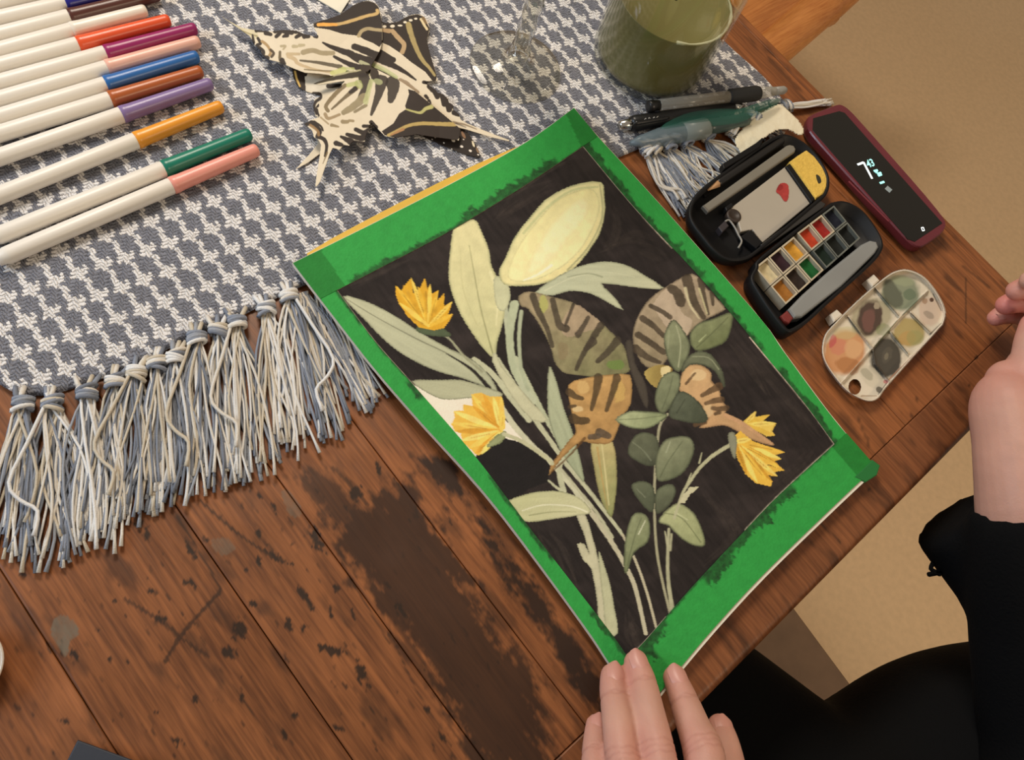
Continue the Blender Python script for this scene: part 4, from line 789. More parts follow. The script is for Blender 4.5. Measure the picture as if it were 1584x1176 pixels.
# middle butterfly
def paint1(S):
    S.poly(kC((740, 130), (800, 240), (960, 245), (1040, 200), (1100, 175), (1190, 158), (1270, 190), (1330, 320), (1300, 440), (1330, 580), (1410, 850), (1400, 900), (1360, 900), (1280, 800), (1120, 690), (1000, 590), (880, 510), (800, 475), (720, 560), (640, 700)), BLK, sm=0, var=.08)
    S.stroke(kC((915, 345), (960, 400), (1020, 460), (1045, 510), (1025, 580)), 5, 5, (186, 156, 116)); S.stroke(kC((1095, 275), (1130, 400), (1190, 560), (1250, 670), (1330, 760), (1385, 840)), 6.5, 2.5, (172, 152, 100)); S.stroke(kC((810, 335), (880, 345)), 4, 5, (186, 156, 116))
    for x, y, w, h in [(915, 292, 4, 2.5), (825, 296, 3.5, 2.2), (1000, 284, 4, 1.5), (1055, 247, 2.8, 2), (1118, 226, 3.2, 2), (1175, 208, 2.8, 1.6)]: S.blob(kC((x, y))[0], w, h, (236, 224, 200), wob=.1)
    S.stroke(kC((1235, 215), (1265, 270), (1300, 325)), 3, 2.5, (226, 206, 160)); S.stroke(kC((1260, 205), (1290, 260)), 4, 2, (140, 112, 74), .8)
    for pts, w0, w1 in [(kC((775, 590), (850, 630), (925, 670)), 8, 6), (kC((740, 645), (900, 720), (1050, 800), (1175, 890)), 9, 2), (kC((680, 730), (800, 810), (950, 885)), 8, 5), (kC((650, 780), (700, 850), (750, 890)), 3, 2)]: S.stroke(pts, w0, w1, BLK)
    S.stroke(kC((690, 715), (830, 780), (960, 860)), 5, 4, (190, 194, 140), .8); S.stroke(kC((700, 800), (800, 870), (930, 910)), 4, 4, (184, 188, 134), .8)
    S.stroke(kC((1000, 900), (1080, 940), (1150, 1000), (1190, 1030)), 6, 5, (150, 128, 100), .9)
    for pts, w in [(kE((630, 180), (720, 195)), 4), (kE((690, 220), (715, 260)), 6), (kE((740, 260), (770, 330)), 7), (kE((790, 290), (820, 310)), 6), (kE((830, 330), (840, 400)), 8), (kE((860, 370), (880, 380)), 6), (kE((890, 410), (890, 460)), 8), (kE((930, 430), (900, 430)), 4), (kE((940, 490), (985, 512)), 6), (kE((650, 320), (670, 345)), 4), (kE((685, 370), (695, 400)), 4)]: S.stroke(pts, w, w * .8, BLK, sm=0)
    S.stroke(kE((930, 590), (1040, 610), (1170, 660)), 3, 1, (120, 96, 66), .8); S.stroke(kE((960, 600), (1060, 640)), 2, 1, (60, 46, 34), .7)
cutout('paper_butterfly', 'zebra striped paper butterfly under the top one, with a tail pointing to the green tape',
       [rough_edge(kC((640, 60), (800, 240), (960, 243), (1040, 198), (1100, 172), (1190, 156), (1272, 188), (1332, 320), (1302, 440), (1332, 580), (1412, 850), (1405, 905), (1280, 905), (1100, 1100), (900, 1000), (600, 900), (560, 700)), .8, 3, 1),
        kE((380, 60), (720, 165), (640, 180), (720, 232), (760, 262), (770, 285), (830, 300), (885, 350), (885, 380), (940, 420), (930, 455), (990, 500), (1010, 560), (1080, 600), (1200, 650), (1350, 710), (1510, 770), (1500, 785), (1330, 745), (1180, 700), (1050, 660), (960, 640), (900, 590), (700, 400), (440, 240), (300, 160))], paint1,
       lambda x, y: BT + .0032 + 0 * x)
# top butterfly
def paint2(S):
    # upper forewing
    S.poly(kC((35, 260), (100, 235), (330, 160), (470, 60), (560, 20), (640, 10), (715, 30), (760, 80), (800, 240), (800, 480), (770, 525), (700, 480), (600, 440), (540, 400), (350, 375), (210, 330), (40, 305)), BLK, sm=0, var=.08)
    S.stroke(kC((95, 275), (200, 275), (330, 265), (480, 225), (620, 180), (740, 150), (745, 115)), 3.4, 3.4, (206, 172, 112)); S.stroke(kC((90, 275), (200, 272), (290, 275)), 4, 3, (240, 172, 78)); S.stroke(kC((540, 400), (575, 345), (640, 320), (720, 330), (805, 338)), 4, 3.5, (176, 156, 116))
    for pts, w0, w1 in [(kC((490, 520), (600, 560), (760, 630)), 7, 9), (kC((140, 475), (250, 530), (420, 590), (560, 660), (700, 700)), 2, 13), (kC((265, 630), (380, 690), (500, 740), (640, 780)), 3, 9)]: S.stroke(pts, w0, w1, BLK)
    S.stroke(kC((560, 690), (640, 730)), 4, 5, (206, 204, 160), .7)
    # upper hindwing with the long tail
    S.stroke(kB((0, 60), (140, 150), (300, 250), (430, 330)), 2, 12, (214, 202, 168)); S.stroke(kB((250, 250), (380, 310), (470, 340)), 1.2, 2, (150, 136, 92), .8)
    for pts, w0, w1 in [(kB((470, 285), (540, 292)), 5, 3), (kB((560, 310), (600, 325)), 6, 4), (kB((650, 290), (690, 300), (655, 345)), 7, 4), (kB((730, 290), (800, 300)), 7, 7), (kB((750, 330), (720, 345)), 6, 3), (kB((830, 290), (900, 310), (840, 350)), 7, 4), (kB((920, 340), (960, 345)), 6, 4), (kB((1020, 340), (1035, 345)), 5, 4)]: S.stroke(pts, w0, w1, BLK, sm=2)
    for pts, w0, w1, c in [(kB((430, 330), (440, 400)), 2, 4, BLK), (kB((480, 360), (505, 410), (470, 430), (530, 480), (530, 530), (570, 545)), 3, 5, BLK), (kB((520, 390), (570, 430), (600, 490), (590, 520)), 3, 3, (170, 140, 96)), (kB((600, 470), (630, 500), (610, 535)), 3, 3, (80, 64, 46)), (kB((690, 490), (690, 560), (720, 600)), 3, 4, (110, 96, 70)), (kB((710, 570), (730, 600)), 6, 4, BLK)]: S.stroke(pts, w0, w1, c)
    for pts, w0, w1, c in [(kB((700, 435), (740, 435), (720, 465)), 3, 2, (176, 160, 124)), (kB((815, 438), (850, 438)), 4, 3, (182, 168, 132)), (kB((875, 428), (915, 425)), 4, 3, (182, 168, 132)), (kB((760, 510), (870, 510)), 4, 3, (190, 168, 130)), (kB((770, 530), (830, 560), (860, 600), (1000, 650), (1200, 690)), 5, 2, (196, 172, 134)), (kB((910, 495), (1000, 475), (1080, 500), (1190, 500)), 6, 5, (156, 140, 106)), (kB((880, 570), (1050, 590), (1260, 630)), 2, 5, (74, 62, 42)), (kB((920, 655), (1050, 665), (1190, 670)), 1.5, 1.5, (120, 104, 70)), (kB((900, 690), (1050, 700), (1150, 715)), 1.5, 2, (90, 76, 50))]: S.stroke(pts, w0, w1, c, .9)
    S.stroke(kB((1180, 690), (1290, 660)), 5, 7, (196, 198, 120), .8); S.stroke(kB((1280, 640), (1380, 650)), 3, 3, (184, 188, 120), .7); S.blob(kB((1330, 680))[0], 4, 3, (84, 96, 40))
    # body
    S.stroke(kB((1000, 790), (1100, 760), (1250, 720), (1400, 700), (1500, 690)), 2, 11, (176, 168, 130)); S.stroke(kB((1010, 788), (1150, 750), (1300, 720), (1500, 690)), 2, 7, (58, 48, 34)); S.stroke(kB((1480, 640), (1560, 660), (1584, 720)), 8, 10, (56, 44, 32))
    # lower hindwing
    for pts, w0, w1, c in [(kD((720, 120), (750, 180), (700, 300)), 12, 8, BLK), (kD((880, 150), (860, 260), (790, 455)), 15, 3, BLK), (kD((985, 170), (985, 240), (965, 325)), 16, 7, BLK), (kD((550, 190), (470, 260), (380, 370), (395, 420)), 5, 4, (126, 108, 76)), (kD((650, 215), (560, 290), (430, 405)), 6, 2, (110, 94, 66)), (kD((640, 220), (600, 250)), 6, 4, BLK), (kD((720, 300), (640, 370), (540, 435)), 10, 6, (150, 136, 104)), (kD((740, 370), (640, 430)), 4, 3, (140, 126, 96)), (kD((370, 450), (400, 490), (500, 455)), 4, 3, (160, 138, 104)), (kD((530, 520), (575, 520)), 5, 4, (150, 132, 98)), (kD((590, 510), (625, 512)), 3, 3, (150, 132, 98)), (kD((430, 550), (490, 565)), 4, 2, (150, 132, 98))]: S.stroke(pts, w0, w1, c, .95)
    S.stroke(kD((580, 190), (650, 170)), 5, 5, (186, 190, 120), .8); S.stroke(kD((690, 200), (670, 170)), 6, 8, (172, 178, 108), .7); S.stroke(kD((790, 150), (760, 260), (740, 340)), 5, 6, (190, 192, 136), .8); S.stroke(kD((870, 160), (835, 150)), 6, 6, (190, 194, 140), .6); S.stroke(kD((480, 190), (500, 195), (400, 215)), 5, 5, BLK)
    for pts, w0, w1 in [(kD((650, 590), (720, 620), (760, 600)), 5, 6), (kD((570, 635), (700, 670), (740, 630)), 4, 9), (kD((515, 655), (600, 700)), 3, 8), (kD((470, 715), (520, 730)), 6, 4), (kD((720, 560), (800, 560)), 4, 3), (kD((790, 525), (830, 570)), 5, 5), (kD((640, 700), (720, 712)), 3, 3), (kD((190, 545), (250, 530), (320, 600), (300, 650)), 6, 5), (kD((270, 520), (330, 560), (350, 600)), 3, 2), (kD((300, 655), (360, 680), (385, 740), (370, 830)), 5, 3), (kD((280, 420), (300, 460)), 7, 5), (kD((265, 340), (290, 370)), 8, 6)]: S.stroke(pts, w0, w1, BLK)
    S.stroke(kD((235, 550), (300, 600), (310, 640)), 3, 3, (150, 116, 72), .9); S.stroke(kD((390, 800), (350, 900)), 2, 1, (126, 104, 66), .8); S.stroke(kD((330, 480), (400, 540)), 2, 2, (160, 138, 100), .8)
    # lower forewing
    S.poly(kE((470, 250), (480, 300), (440, 420), (450, 455), (380, 500), (320, 600), (200, 680), (230, 720), (330, 745), (960, 780), (1050, 700), (940, 600), (700, 400), (540, 270)), BLK, sm=0, var=.08)
    S.stroke(kE((270, 720), (370, 670), (480, 620), (620, 600), (760, 605), (950, 610)), 3, 4.5, (186, 160, 96)); S.stroke(kE((300, 715), (420, 660)), 2, 3, (176, 130, 84)); S.stroke(kE((450, 455), (530, 480), (600, 490), (650, 450), (710, 430)), 1.5, 4.5, (186, 180, 116))
cutout('paper_butterfly', 'topmost paper butterfly with cream zebra stripes, black wing tips and long tails', [
        rough_edge(kC((32, 262), (100, 235), (330, 160), (470, 60), (560, 20), (640, 8), (715, 28), (765, 80), (802, 240), (800, 480), (760, 600), (690, 720), (640, 800), (300, 820), (-100, 700), (-300, 560), (-200, 420), (70, 420), (40, 310)), .6, 2, 3),
        [tuple(p) for p in kB((0, 50), (10, 62), (200, 190), (330, 260), (460, 283), (600, 295), (720, 280), (840, 285), (920, 320), (1030, 345), (1100, 330), (1500, 640), (1200, 720), (1140, 712), (930, 690), (800, 640), (690, 590), (570, 560), (520, 520), (510, 480), (455, 430), (440, 400), (400, 340), (300, 270), (150, 165))],
        kB((1000, 790), (1040, 770), (1250, 700), (1480, 670), (1520, 690), (1400, 750), (1200, 780), (1060, 800)),
        rough_edge(kD((520, 180), (640, 90), (900, 100), (1050, 200), (960, 520), (870, 600), (800, 520), (760, 600), (740, 660), (720, 720), (630, 700), (590, 740), (540, 730), (500, 780), (440, 760), (390, 880), (330, 1060), (290, 1110), (280, 1080), (310, 880), (330, 730), (290, 670), (265, 660), (250, 600), (185, 545), (200, 525), (270, 490), (310, 470), (270, 410), (330, 330), (450, 240)), .5, 2, 5),
        kE((100, 20), (400, 170), (540, 265), (700, 395), (940, 595), (1010, 660), (990, 775), (800, 750), (560, 715), (330, 748), (230, 730), (190, 690), (60, 560), (0, 300))], paint2,
       lambda x, y: BT + .0062 + .0035 * np.clip((np.hypot(x - 570, y - 110) - 60) / 90, 0, 1) * np.clip(.35 + .65 * np.sin((x - 420) / 70), 0, 1))
# card at the top edge of the photograph
m_card = mat('white_card', (236, 228, 206), rough=.6)
mb = MB(); mb.add(*prism([(470, -14), (527, 20), (545, -8), (600, -90), (520, -120)], BT + .0008, BT + .0016)); tag(mb.build('paper_card', m_card, None, False), 'white paper card corner behind the butterflies', 'card')

# ================================================================== glass jar of murky green drink
m_glass = glass_mat('clear_glass', amount=.7); m_liq = mat('murky_green_drink', (122, 117, 76), rough=.25, spec=.4, bump=.05, bscale=40, var=.06)
JC = T((1001, 92), BT); JR = .0425
jar = thing('glass_jar', 'clear glass jar holding murky green drink at the far side of the runner', 'jar', JC)
H0 = JC.copy(); LQ = .056
mb = MB(); mb.add(*lathe(H0, (0, 0, 1), [(0, .001), (0, JR * .90), (.0012, JR * .96), (.004, JR * .99), (.009, JR), (.095, JR), (.103, JR * .97), (.108, JR * .93), (.118, JR * .93), (.119, JR * .90), (.108, JR * .90), (.101, JR * .94), (.093, JR * .965), (.011, JR * .965), (.006, JR * .95), (.0042, JR * .88), (.004, .001)], 56, cap=False)); mb.build('glass_shell', m_glass, jar)
mb = MB(); mb.add(*lathe(H0, (0, 0, 1), [(.0045, .001), (.0048, JR * .87), (.0066, JR * .94), (.0115, JR * .955), (LQ - .001, JR * .955), (LQ, JR * .958), (LQ - .0008, JR * .93), (LQ - .001, .001)], 56, cap=False)); mb.build('drink', m_liq, jar)
m_mint = mat('mint_leaf', (96, 112, 62), rough=.5, var=.15, bscale=200); m_foam = mat('pale_foam', (196, 196, 168), rough=.6, var=.1)
mb = MB(); rr = JR * .935; ring = [H0 + np.array([rr * math.cos(a), rr * math.sin(a), LQ - .0004]) for a in np.linspace(-1.2, 1.6, 26)]
mb.add(*tube(ring, np.array([.0005 + .0009 * random.random() for _ in ring]), 6)); mb.build('foam_edge', m_foam, jar)

# ================================================================== wine glass (its bowl rises out of the picture)
WC = T((797, 104), BT); wine = thing('wine_glass', 'clear stemmed wine glass with a twisted stem standing on the runner', 'wine glass', WC)
m_glass2 = glass_mat('stemware_glass', tint=(241, 240, 234), amount=3.4, extra=.006); WR = .0325
mb = MB(); mb.add(*lathe(WC, (0, 0, 1), [(0, .001), (0, WR - .001), (.0006, WR), (.0014, WR), (.0020, WR - .001), (.0026, WR * .75), (.0040, WR * .42), (.0062, .0085), (.0085, .0068), (.0085, .001)], 60, cap=False)); mb.build('foot', m_glass2, wine)
prof = []; n = 16; V = []; F = []; hs = np.linspace(.0085, .088, 46)
for i_, h in enumerate(hs):
    r = .0068 if h < .010 else (.0060 + .0012 * max(0, (.02 - h) / .01) + .0012 * max(0, (h - .078) / .01))
    for k in range(n):
        a = 2 * math.pi * k / n; q = r * (1 + .14 * math.cos(4 * a + h * 330)); V.append(WC + np.array([q * math.cos(a), q * math.sin(a), h]))
for i_ in range(len(hs) - 1):
    for k in range(n): F.append((i_ * n + k, i_ * n + (k + 1) % n, (i_ + 1) * n + (k + 1) % n, (i_ + 1) * n + k))
build('stem', V, F, m_glass2, wine, True)
mb = MB(); mb.add(*lathe(WC, (0, 0, 1), [(.088, .001), (.088, .006), (.094, .014), (.105, .027), (.125, .036), (.145, .038), (.175, .034), (.190, .031), (.190, .0302), (.175, .0332), (.145, .0372), (.125, .0352), (.106, .026), (.096, .012), (.094, .001)], 48, cap=False)); mb.build('bowl', m_glass2, wine)

# ================================================================== pens and water brush
m_blackp = mat('black_plastic', (26, 25, 25), rough=.35); m_rub = mat('black_rubber_grip', (32, 31, 30), rough=.7); m_chrome = mat('chrome', (205, 203, 198), rough=.22, metal=1.0)
m_clear = veil_mat('clear_plastic', (196, 188, 172), .42, .15); m_ink = mat('ink_tube', (36, 33, 32), rough=.4); m_grey = mat('grey_plastic', (150, 146, 138), rough=.4)
def rod(name, p, q, zp, zq, prof, m, parent, n=16):
    a, b = T(p, zp), T(q, zq); L = np.linalg.norm(b - a); mb = MB(); mb.add(*lathe(a, b - a, [(t * L, r) for t, r in prof], n)); return mb.build(name, m, parent)
z = BT + .0055
pen = thing('gel_pen', 'clear barrelled pen with black rubber grip, uppermost of the pens', 'pen', T((1105, 152), BT))
A_, B_ = (1002, 165), (1216, 139); zz = z + .006
def along(p, q, t): return (p[0] + (q[0] - p[0]) * t, p[1] + (q[1] - p[1]) * t)
rod('end_plug', A_, along(A_, B_, .085), zz, zz, [(0, .0030), (.06, .0042), (.5, .0043), (.55, .0038), (1, .0036)], m_blackp, pen)
rod('barrel', along(A_, B_, .08), along(A_, B_, .60), zz, zz, [(0, .0042), (1, .0044)], m_clear, pen)
rod('ink_tube', along(A_, B_, .10), along(A_, B_, .60), zz - .0008, zz - .0008, [(0, .0018), (1, .0018)], m_ink, pen)
rod('grip', along(A_, B_, .58), along(A_, B_, .80), zz, zz, [(0, .0046), (.05, .0054), (.9, .0056), (1, .005)], m_rub, pen)
rod('tip_cone', along(A_, B_, .80), along(A_, B_, .93), zz, zz, [(0, .0046), (.7, .0036), (1, .0030)], m_clear, pen); rod('nib_cap', along(A_, B_, .91), B_, zz, zz, [(0, .0032), (.8, .003), (1, .0018)], m_grey, pen)
pen = thing('ballpoint_pen', 'black ballpoint pen with a silver push button, lying below the clear pen', 'pen', T((1040, 185), BT))
A_, B_ = (957, 195), (1152, 163); zz = z
rod('push_button', A_, along(A_, B_, .10), zz, zz, [(0, .002), (.1, .0034), (.6, .0038), (1, .0044)], m_chrome, pen)
rod('barrel', along(A_, B_, .09), along(A_, B_, .90), zz, zz, [(0, .0046), (.03, .0056), (.5, .0056), (.52, .0053), (1, .0048)], m_blackp, pen)
rod('clip', along(A_, B_, .12), along(A_, B_, .40), zz + .0058, zz + .006, [(0, .0012), (.1, .0016), (.9, .0014), (1, .0008)], m_blackp, pen, 8); rod('tip', along(A_, B_, .90), B_, zz, zz, [(0, .0042), (.5, .003), (1, .001)], m_chrome, pen)
m_mark = mat('pale_print', (190, 186, 178), rough=.5); mb = MB()     # scrawled pale lettering on the barrel
for x0, pts in enumerate([[(995, 187), (999, 183), (1001, 187)], [(1003, 187), (1004, 182), (1008, 185)], [(1008, 186), (1012, 181), (1014, 184)], [(1014, 184), (1018, 180)]]):
    mb.add(*tube([T(p, zz + .0062) for p in pts], .00035, 5))
mb.build('lettering', m_mark, pen)
wb = thing('water_brush', 'translucent blue water brush pen with a grey end by the fringe', 'water brush', T((1070, 205), BT))
m_aqua = veil_mat('milky_blue_plastic', (122, 140, 148), .6, .3); A_, B_ = (975, 222), (1156, 185); zz = BT + .0062
rod('reservoir', A_, along(A_, B_, .62), zz, zz, [(0, .0015), (.12, .004), (.4, .0066), (.75, .0070), (.86, .0066), (.9, .0052), (1, .005)], m_aqua, wb, 20)
rod('collar', along(A_, B_, .44), along(A_, B_, .66), zz, zz, [(0, .0074), (.9, .0074), (1, .006)], veil_mat('milky_grey_plastic', (150, 158, 152), .7), wb, 20)
rod('cap', along(A_, B_, .62), B_, zz, zz, [(0, .0054), (.2, .0058), (.9, .0048), (1, .0042)], veil_mat('smoky_teal_plastic', (72, 92, 88), .85), wb, 20)
m_teal = veil_mat('teal_film', (62, 122, 104), .32, .25)
sl = MB(); P = smooth_poly([(1022, 197), (1060, 176), (1110, 168), (1150, 168), (1186, 155), (1207, 153), (1196, 166), (1165, 180), (1140, 190), (1090, 196), (1050, 202)], 3)
W = T(P, BT + .0125); c = W.mean(0); n = len(W); V = list(W) + [w - np.array([0, 0, .0006]) for w in W] + [c + np.array([0, 0, .0022]), c + np.array([0, 0, .0014])]
F = [(k, (k + 1) % n, 2 * n) for k in range(n)] + [(n + (k + 1) % n, n + k, 2 * n + 1) for k in range(n)] + [(k, n + k, n + (k + 1) % n, (k + 1) % n) for k in range(n)]
o = build('plastic_sleeve', V, F, m_teal, None, True); tag(o, 'thin teal green plastic sleeve draped over the water brush', 'plastic sleeve')
# paper napkin
m_nap = mat('paper_napkin', (226, 212, 182), rough=.95, bump=.5, bscale=350, var=.03)
P = smooth_poly([(1136, 216), (1150, 196), (1180, 172), (1206, 160), (1222, 172), (1238, 188), (1245, 204), (1236, 210), (1220, 201), (1202, 202), (1176, 219), (1150, 238), (1143, 234)], 2); gx, gy = np.meshgrid(np.linspace(1130, 1258, 70), np.linspace(156, 252, 56), indexing='ij'); S = Print(gx, gy, lin((232, 220, 192))); mk = S.inside(P)
S.C *= (1 + .05 * (noise(gx / 4, gy / 4) - .5))[..., None]
o = grid_build('paper_napkin', np.stack([gx, gy], -1), .0092 + .0022 * np.sin(gx / 26 + gy / 40) + .0012 * noise(gx / 9, gy / 9), S.C, mat('napkin_paper', 'vcol', rough=.95, spec=.1, bump=.5, bscale=400), None, mask=mk); sd = o.modifiers.new('thickness', 'SOLIDIFY'); sd.thickness = .0006; sd.offset = -1
tag(o, 'crumpled cream paper napkin between the paint box and the phone', 'napkin')

# ================================================================== travel watercolour box
c6 = crop(1040, 200, .20408); c8 = crop(1140, 300, .20408)
m_boxb = mat('black_box_plastic', (15, 14, 15), rough=.5, spec=.3); m_boxn = mat('black_box_inner', (18, 17, 16), rough=.6, spec=.25)
pbox = thing('paint_box', 'open black travel watercolour box with twelve small paint pans', 'paint box', T((1200, 360)))
def tray(name, outline, floor_z, rim_z, wall_px, m, z0=.0004):
    P = smooth_poly(outline, 4); W = T(P, rim_z)[:, :2]
    if np.sum(W[:, 0] * np.roll(W[:, 1], -1) - np.roll(W[:, 0], -1) * W[:, 1]) < 0: W = W[::-1]
    I1 = inset(W, wall_px); I2 = inset(W, wall_px * 1.3); n = len(W); V = []
    for w, z in ((inset(W, .0012), z0), (W, z0 + .0026), (W, rim_z - .0006), (inset(W, wall_px * .35), rim_z), (I1, rim_z - .0002), (I2, floor_z)): V += [(x, y, z + TZ) for x, y in w]
    F = [(i * n + k, i * n + (k + 1) % n, (i + 1) * n + (k + 1) % n, (i + 1) * n + k) for i in range(5) for k in range(n)] + [tuple(range(n - 1, -1, -1)), tuple(5 * n + k for k in range(n))]
    return build(name, V, F, m, pbox, True)
tray('lid', c6((125, 620), (160, 515), (240, 430), (380, 325), (660, 120), (790, 45), (880, 38), (1000, 95), (1100, 190), (1170, 300), (1195, 390), (1178, 480), (1100, 560), (690, 900), (560, 985), (420, 990), (320, 925), (235, 825), (150, 710)), .0055, .0135, .0022, m_boxb, .0048)
tray('base', c8((105, 640), (140, 555), (190, 465), (640, 118), (740, 58), (840, 58), (960, 128), (1062, 260), (1108, 360), (1098, 435), (1010, 545), (700, 825), (560, 955), (440, 1035), (385, 1045), (330, 990), (240, 870), (165, 755)), .004, .0135, .0022, m_boxb)
def slab(name, pts, z0, z1, m, parent, bev=0.0006, sm=0, label=None):
    mb = MB(); mb.add(*prism(pts, z0, z1, bev, sm)); return mb.build(name, m, parent, False, label=label)
slab('latch_flap', c6((378, 262), (640, 98), (684, 60), (692, 74), (666, 132), (392, 302)), .009, .0145, m_boxb, pbox)
slab('hinge', c6((690, 905), (672, 872), (1115, 535), (1165, 565), (1150, 590)), .003, .0125, mat('hinge_plastic', (46, 43, 40), rough=.5), pbox)
slab('pencil_channel', c6((225, 470), (800, 60), (850, 90), (245, 520)), .006, .0072, m_boxn, pbox)
m_mix = mat('mixing_panel', (176, 166, 150), rough=.4, var=.05, bscale=60)
mp_ = slab('mixing_panel', c6((445, 595), (860, 280), (1058, 552), (682, 862), (610, 760), (520, 775), (495, 690), (455, 640)), .0056, .0096, m_mix, pbox)
slab('divider', c6((862, 280), (902, 250), (1098, 522), (1056, 556)), .0056, .0115, m_boxb, pbox)
slab('inner_clip', c6((520, 810), (598, 760), (690, 858), (640, 905)), .0056, .0108, m_boxb, pbox); slab('inner_clip', c6((400, 590), (450, 552), (466, 580), (412, 620)), .0056, .0108, m_boxb, pbox)
o = MB(); gx, gy = np.meshgrid(np.linspace(1192, 1224, 46), np.linspace(280, 314, 46), indexing='ij'); S = Print(gx, gy, lin((172, 58, 54))); S.blob((1205, 289), 8, 6, (150, 40, 40), wob=.4); S.C *= (1 + .4 * (noise(gx / 4, gy / 4) - .5))[..., None]
mk = S.inside(smooth_poly(c6((790, 450), (815, 412), (850, 405), (880, 425), (884, 500), (870, 545), (845, 545), (815, 500), (788, 480)), 3)); ob = grid_build('red_paint_spot', np.stack([gx, gy], -1), .0099, S.C, mat('wet_paint', 'vcol', rough=.35), mp_, mask=mk)
# water bottle cap lying in the lid corner
bc = T(c6((455, 668))[0], .0075); bottle = thing('bottle_cap', 'small dark round bottle cap lying in the lid of the paint box', 'cap', (bc[0], bc[1], TZ + .0055))
mb = MB(); mb.add(*lathe((bc[0], bc[1], TZ + .0057), (0, 0, 1), [(0, .0052), (.004, .0054), (.0046, .005), (.0048, .0035), (.004, .003)], 24)); mb.build('shell', mat('brown_black_plastic', (52, 40, 32), rough=.5), bottle)
mb = MB(); P = [T(p, .0095) for p in c6((400, 700), (430, 690), (470, 740), (500, 800), (525, 850), (500, 900))]; mb.add(*tube(smooth_poly(P, 4, False), .0007, 6)); mb.build('loop', m_grey, bottle)
slab('bottle_stub', c6((350, 740), (400, 690), (430, 730), (380, 780)), .0056, .011, mat('dark_grey_plastic', (58, 52, 54), rough=.4), pbox)
# pencil stub, grey sticks, sponge
pc = thing('pencil_stub', 'short black pencil with bare wood tip lying in the lid channel', 'pencil', T(c6((560, 270))[0], .0075))
A_, B_ = c6((268, 462))[0], c6((830, 85))[0]; zz = .0104
rod('sharpened_tip', A_, along(A_, B_, .13), zz, zz, [(0, .0006), (.15, .001), (1, .0029)], mat('bare_wood', (206, 160, 116), rough=.7), pc, 6); rod('shaft', along(A_, B_, .13), B_, zz, zz, [(0, .0029), (.02, .0031), (.99, .0031), (1, .0028)], mat('black_paint', (30, 28, 27), rough=.35), pc, 6)
gb = thing('travel_brush', 'flat grey travel brush handle lying across the lid of the paint box', 'brush', T(c6((580, 370))[0], .0105))
m_stick = mat('grey_stick', (128, 122, 110), rough=.45, var=.06, bscale=80)
slab('handle', c6((232, 578), (275, 625), (932, 168), (938, 148), (922, 122), (890, 114), (870, 120)), .0098, .0125, m_stick, gb, .001); slab('end_cap', c6((228, 580), (240, 572), (284, 618), (272, 628)), .0096, .0127, mat('stick_end', (104, 98, 88), rough=.5), gb, .0006)
sp_ = slab('sponge', c6((890, 242), (960, 190), (1020, 152), (1080, 200), (1150, 290), (1185, 370), (1180, 440), (1150, 492), (1092, 526)), .0058, .0128, mat('yellow_sponge', (226, 186, 84), rough=.95, bump=.8, bscale=700, var=.1), None, .0016); tag(sp_, 'half-round yellow sponge in the lid of the paint box', 'sponge')
P = smooth_poly(c6((1090, 345), (1110, 350), (1125, 372), (1128, 400), (1110, 410), (1098, 385)), 3); W = T(P, .01305); V = list(W) + [w - np.array([0, 0, .0004]) for w in W]; n = len(W)
build('hole_patch', V, [tuple(range(n)), tuple(range(2 * n - 1, n - 1, -1))] + [(k, n + k, n + (k + 1) % n, (k + 1) % n) for k in range(n)], mat('painted_hole_dark', (48, 44, 26), rough=.8), sp_)  # flat patch coloured as the shaded inside of a hole in the sponge
br = thing('brush_handle', 'silver grey brush handle with red end lying in the base of the paint box', 'brush', T(c8((700, 650))[0], .005))
slab('handle', c8((395, 870), (440, 935), (500, 930), (800, 700), (1052, 450), (1080, 405), (1062, 358), (1012, 348), (950, 378), (700, 580), (500, 760)), .0048, .0125, mat('silver_grey_plastic', (138, 138, 134), rough=.25, var=.12, bscale=40), br, .0016); slab('red_end', c8((330, 925), (385, 880), (432, 940), (400, 980), (360, 965)), .0048, .0115, mat('dull_red_plastic', (120, 44, 40), rough=.45), br, .0012)
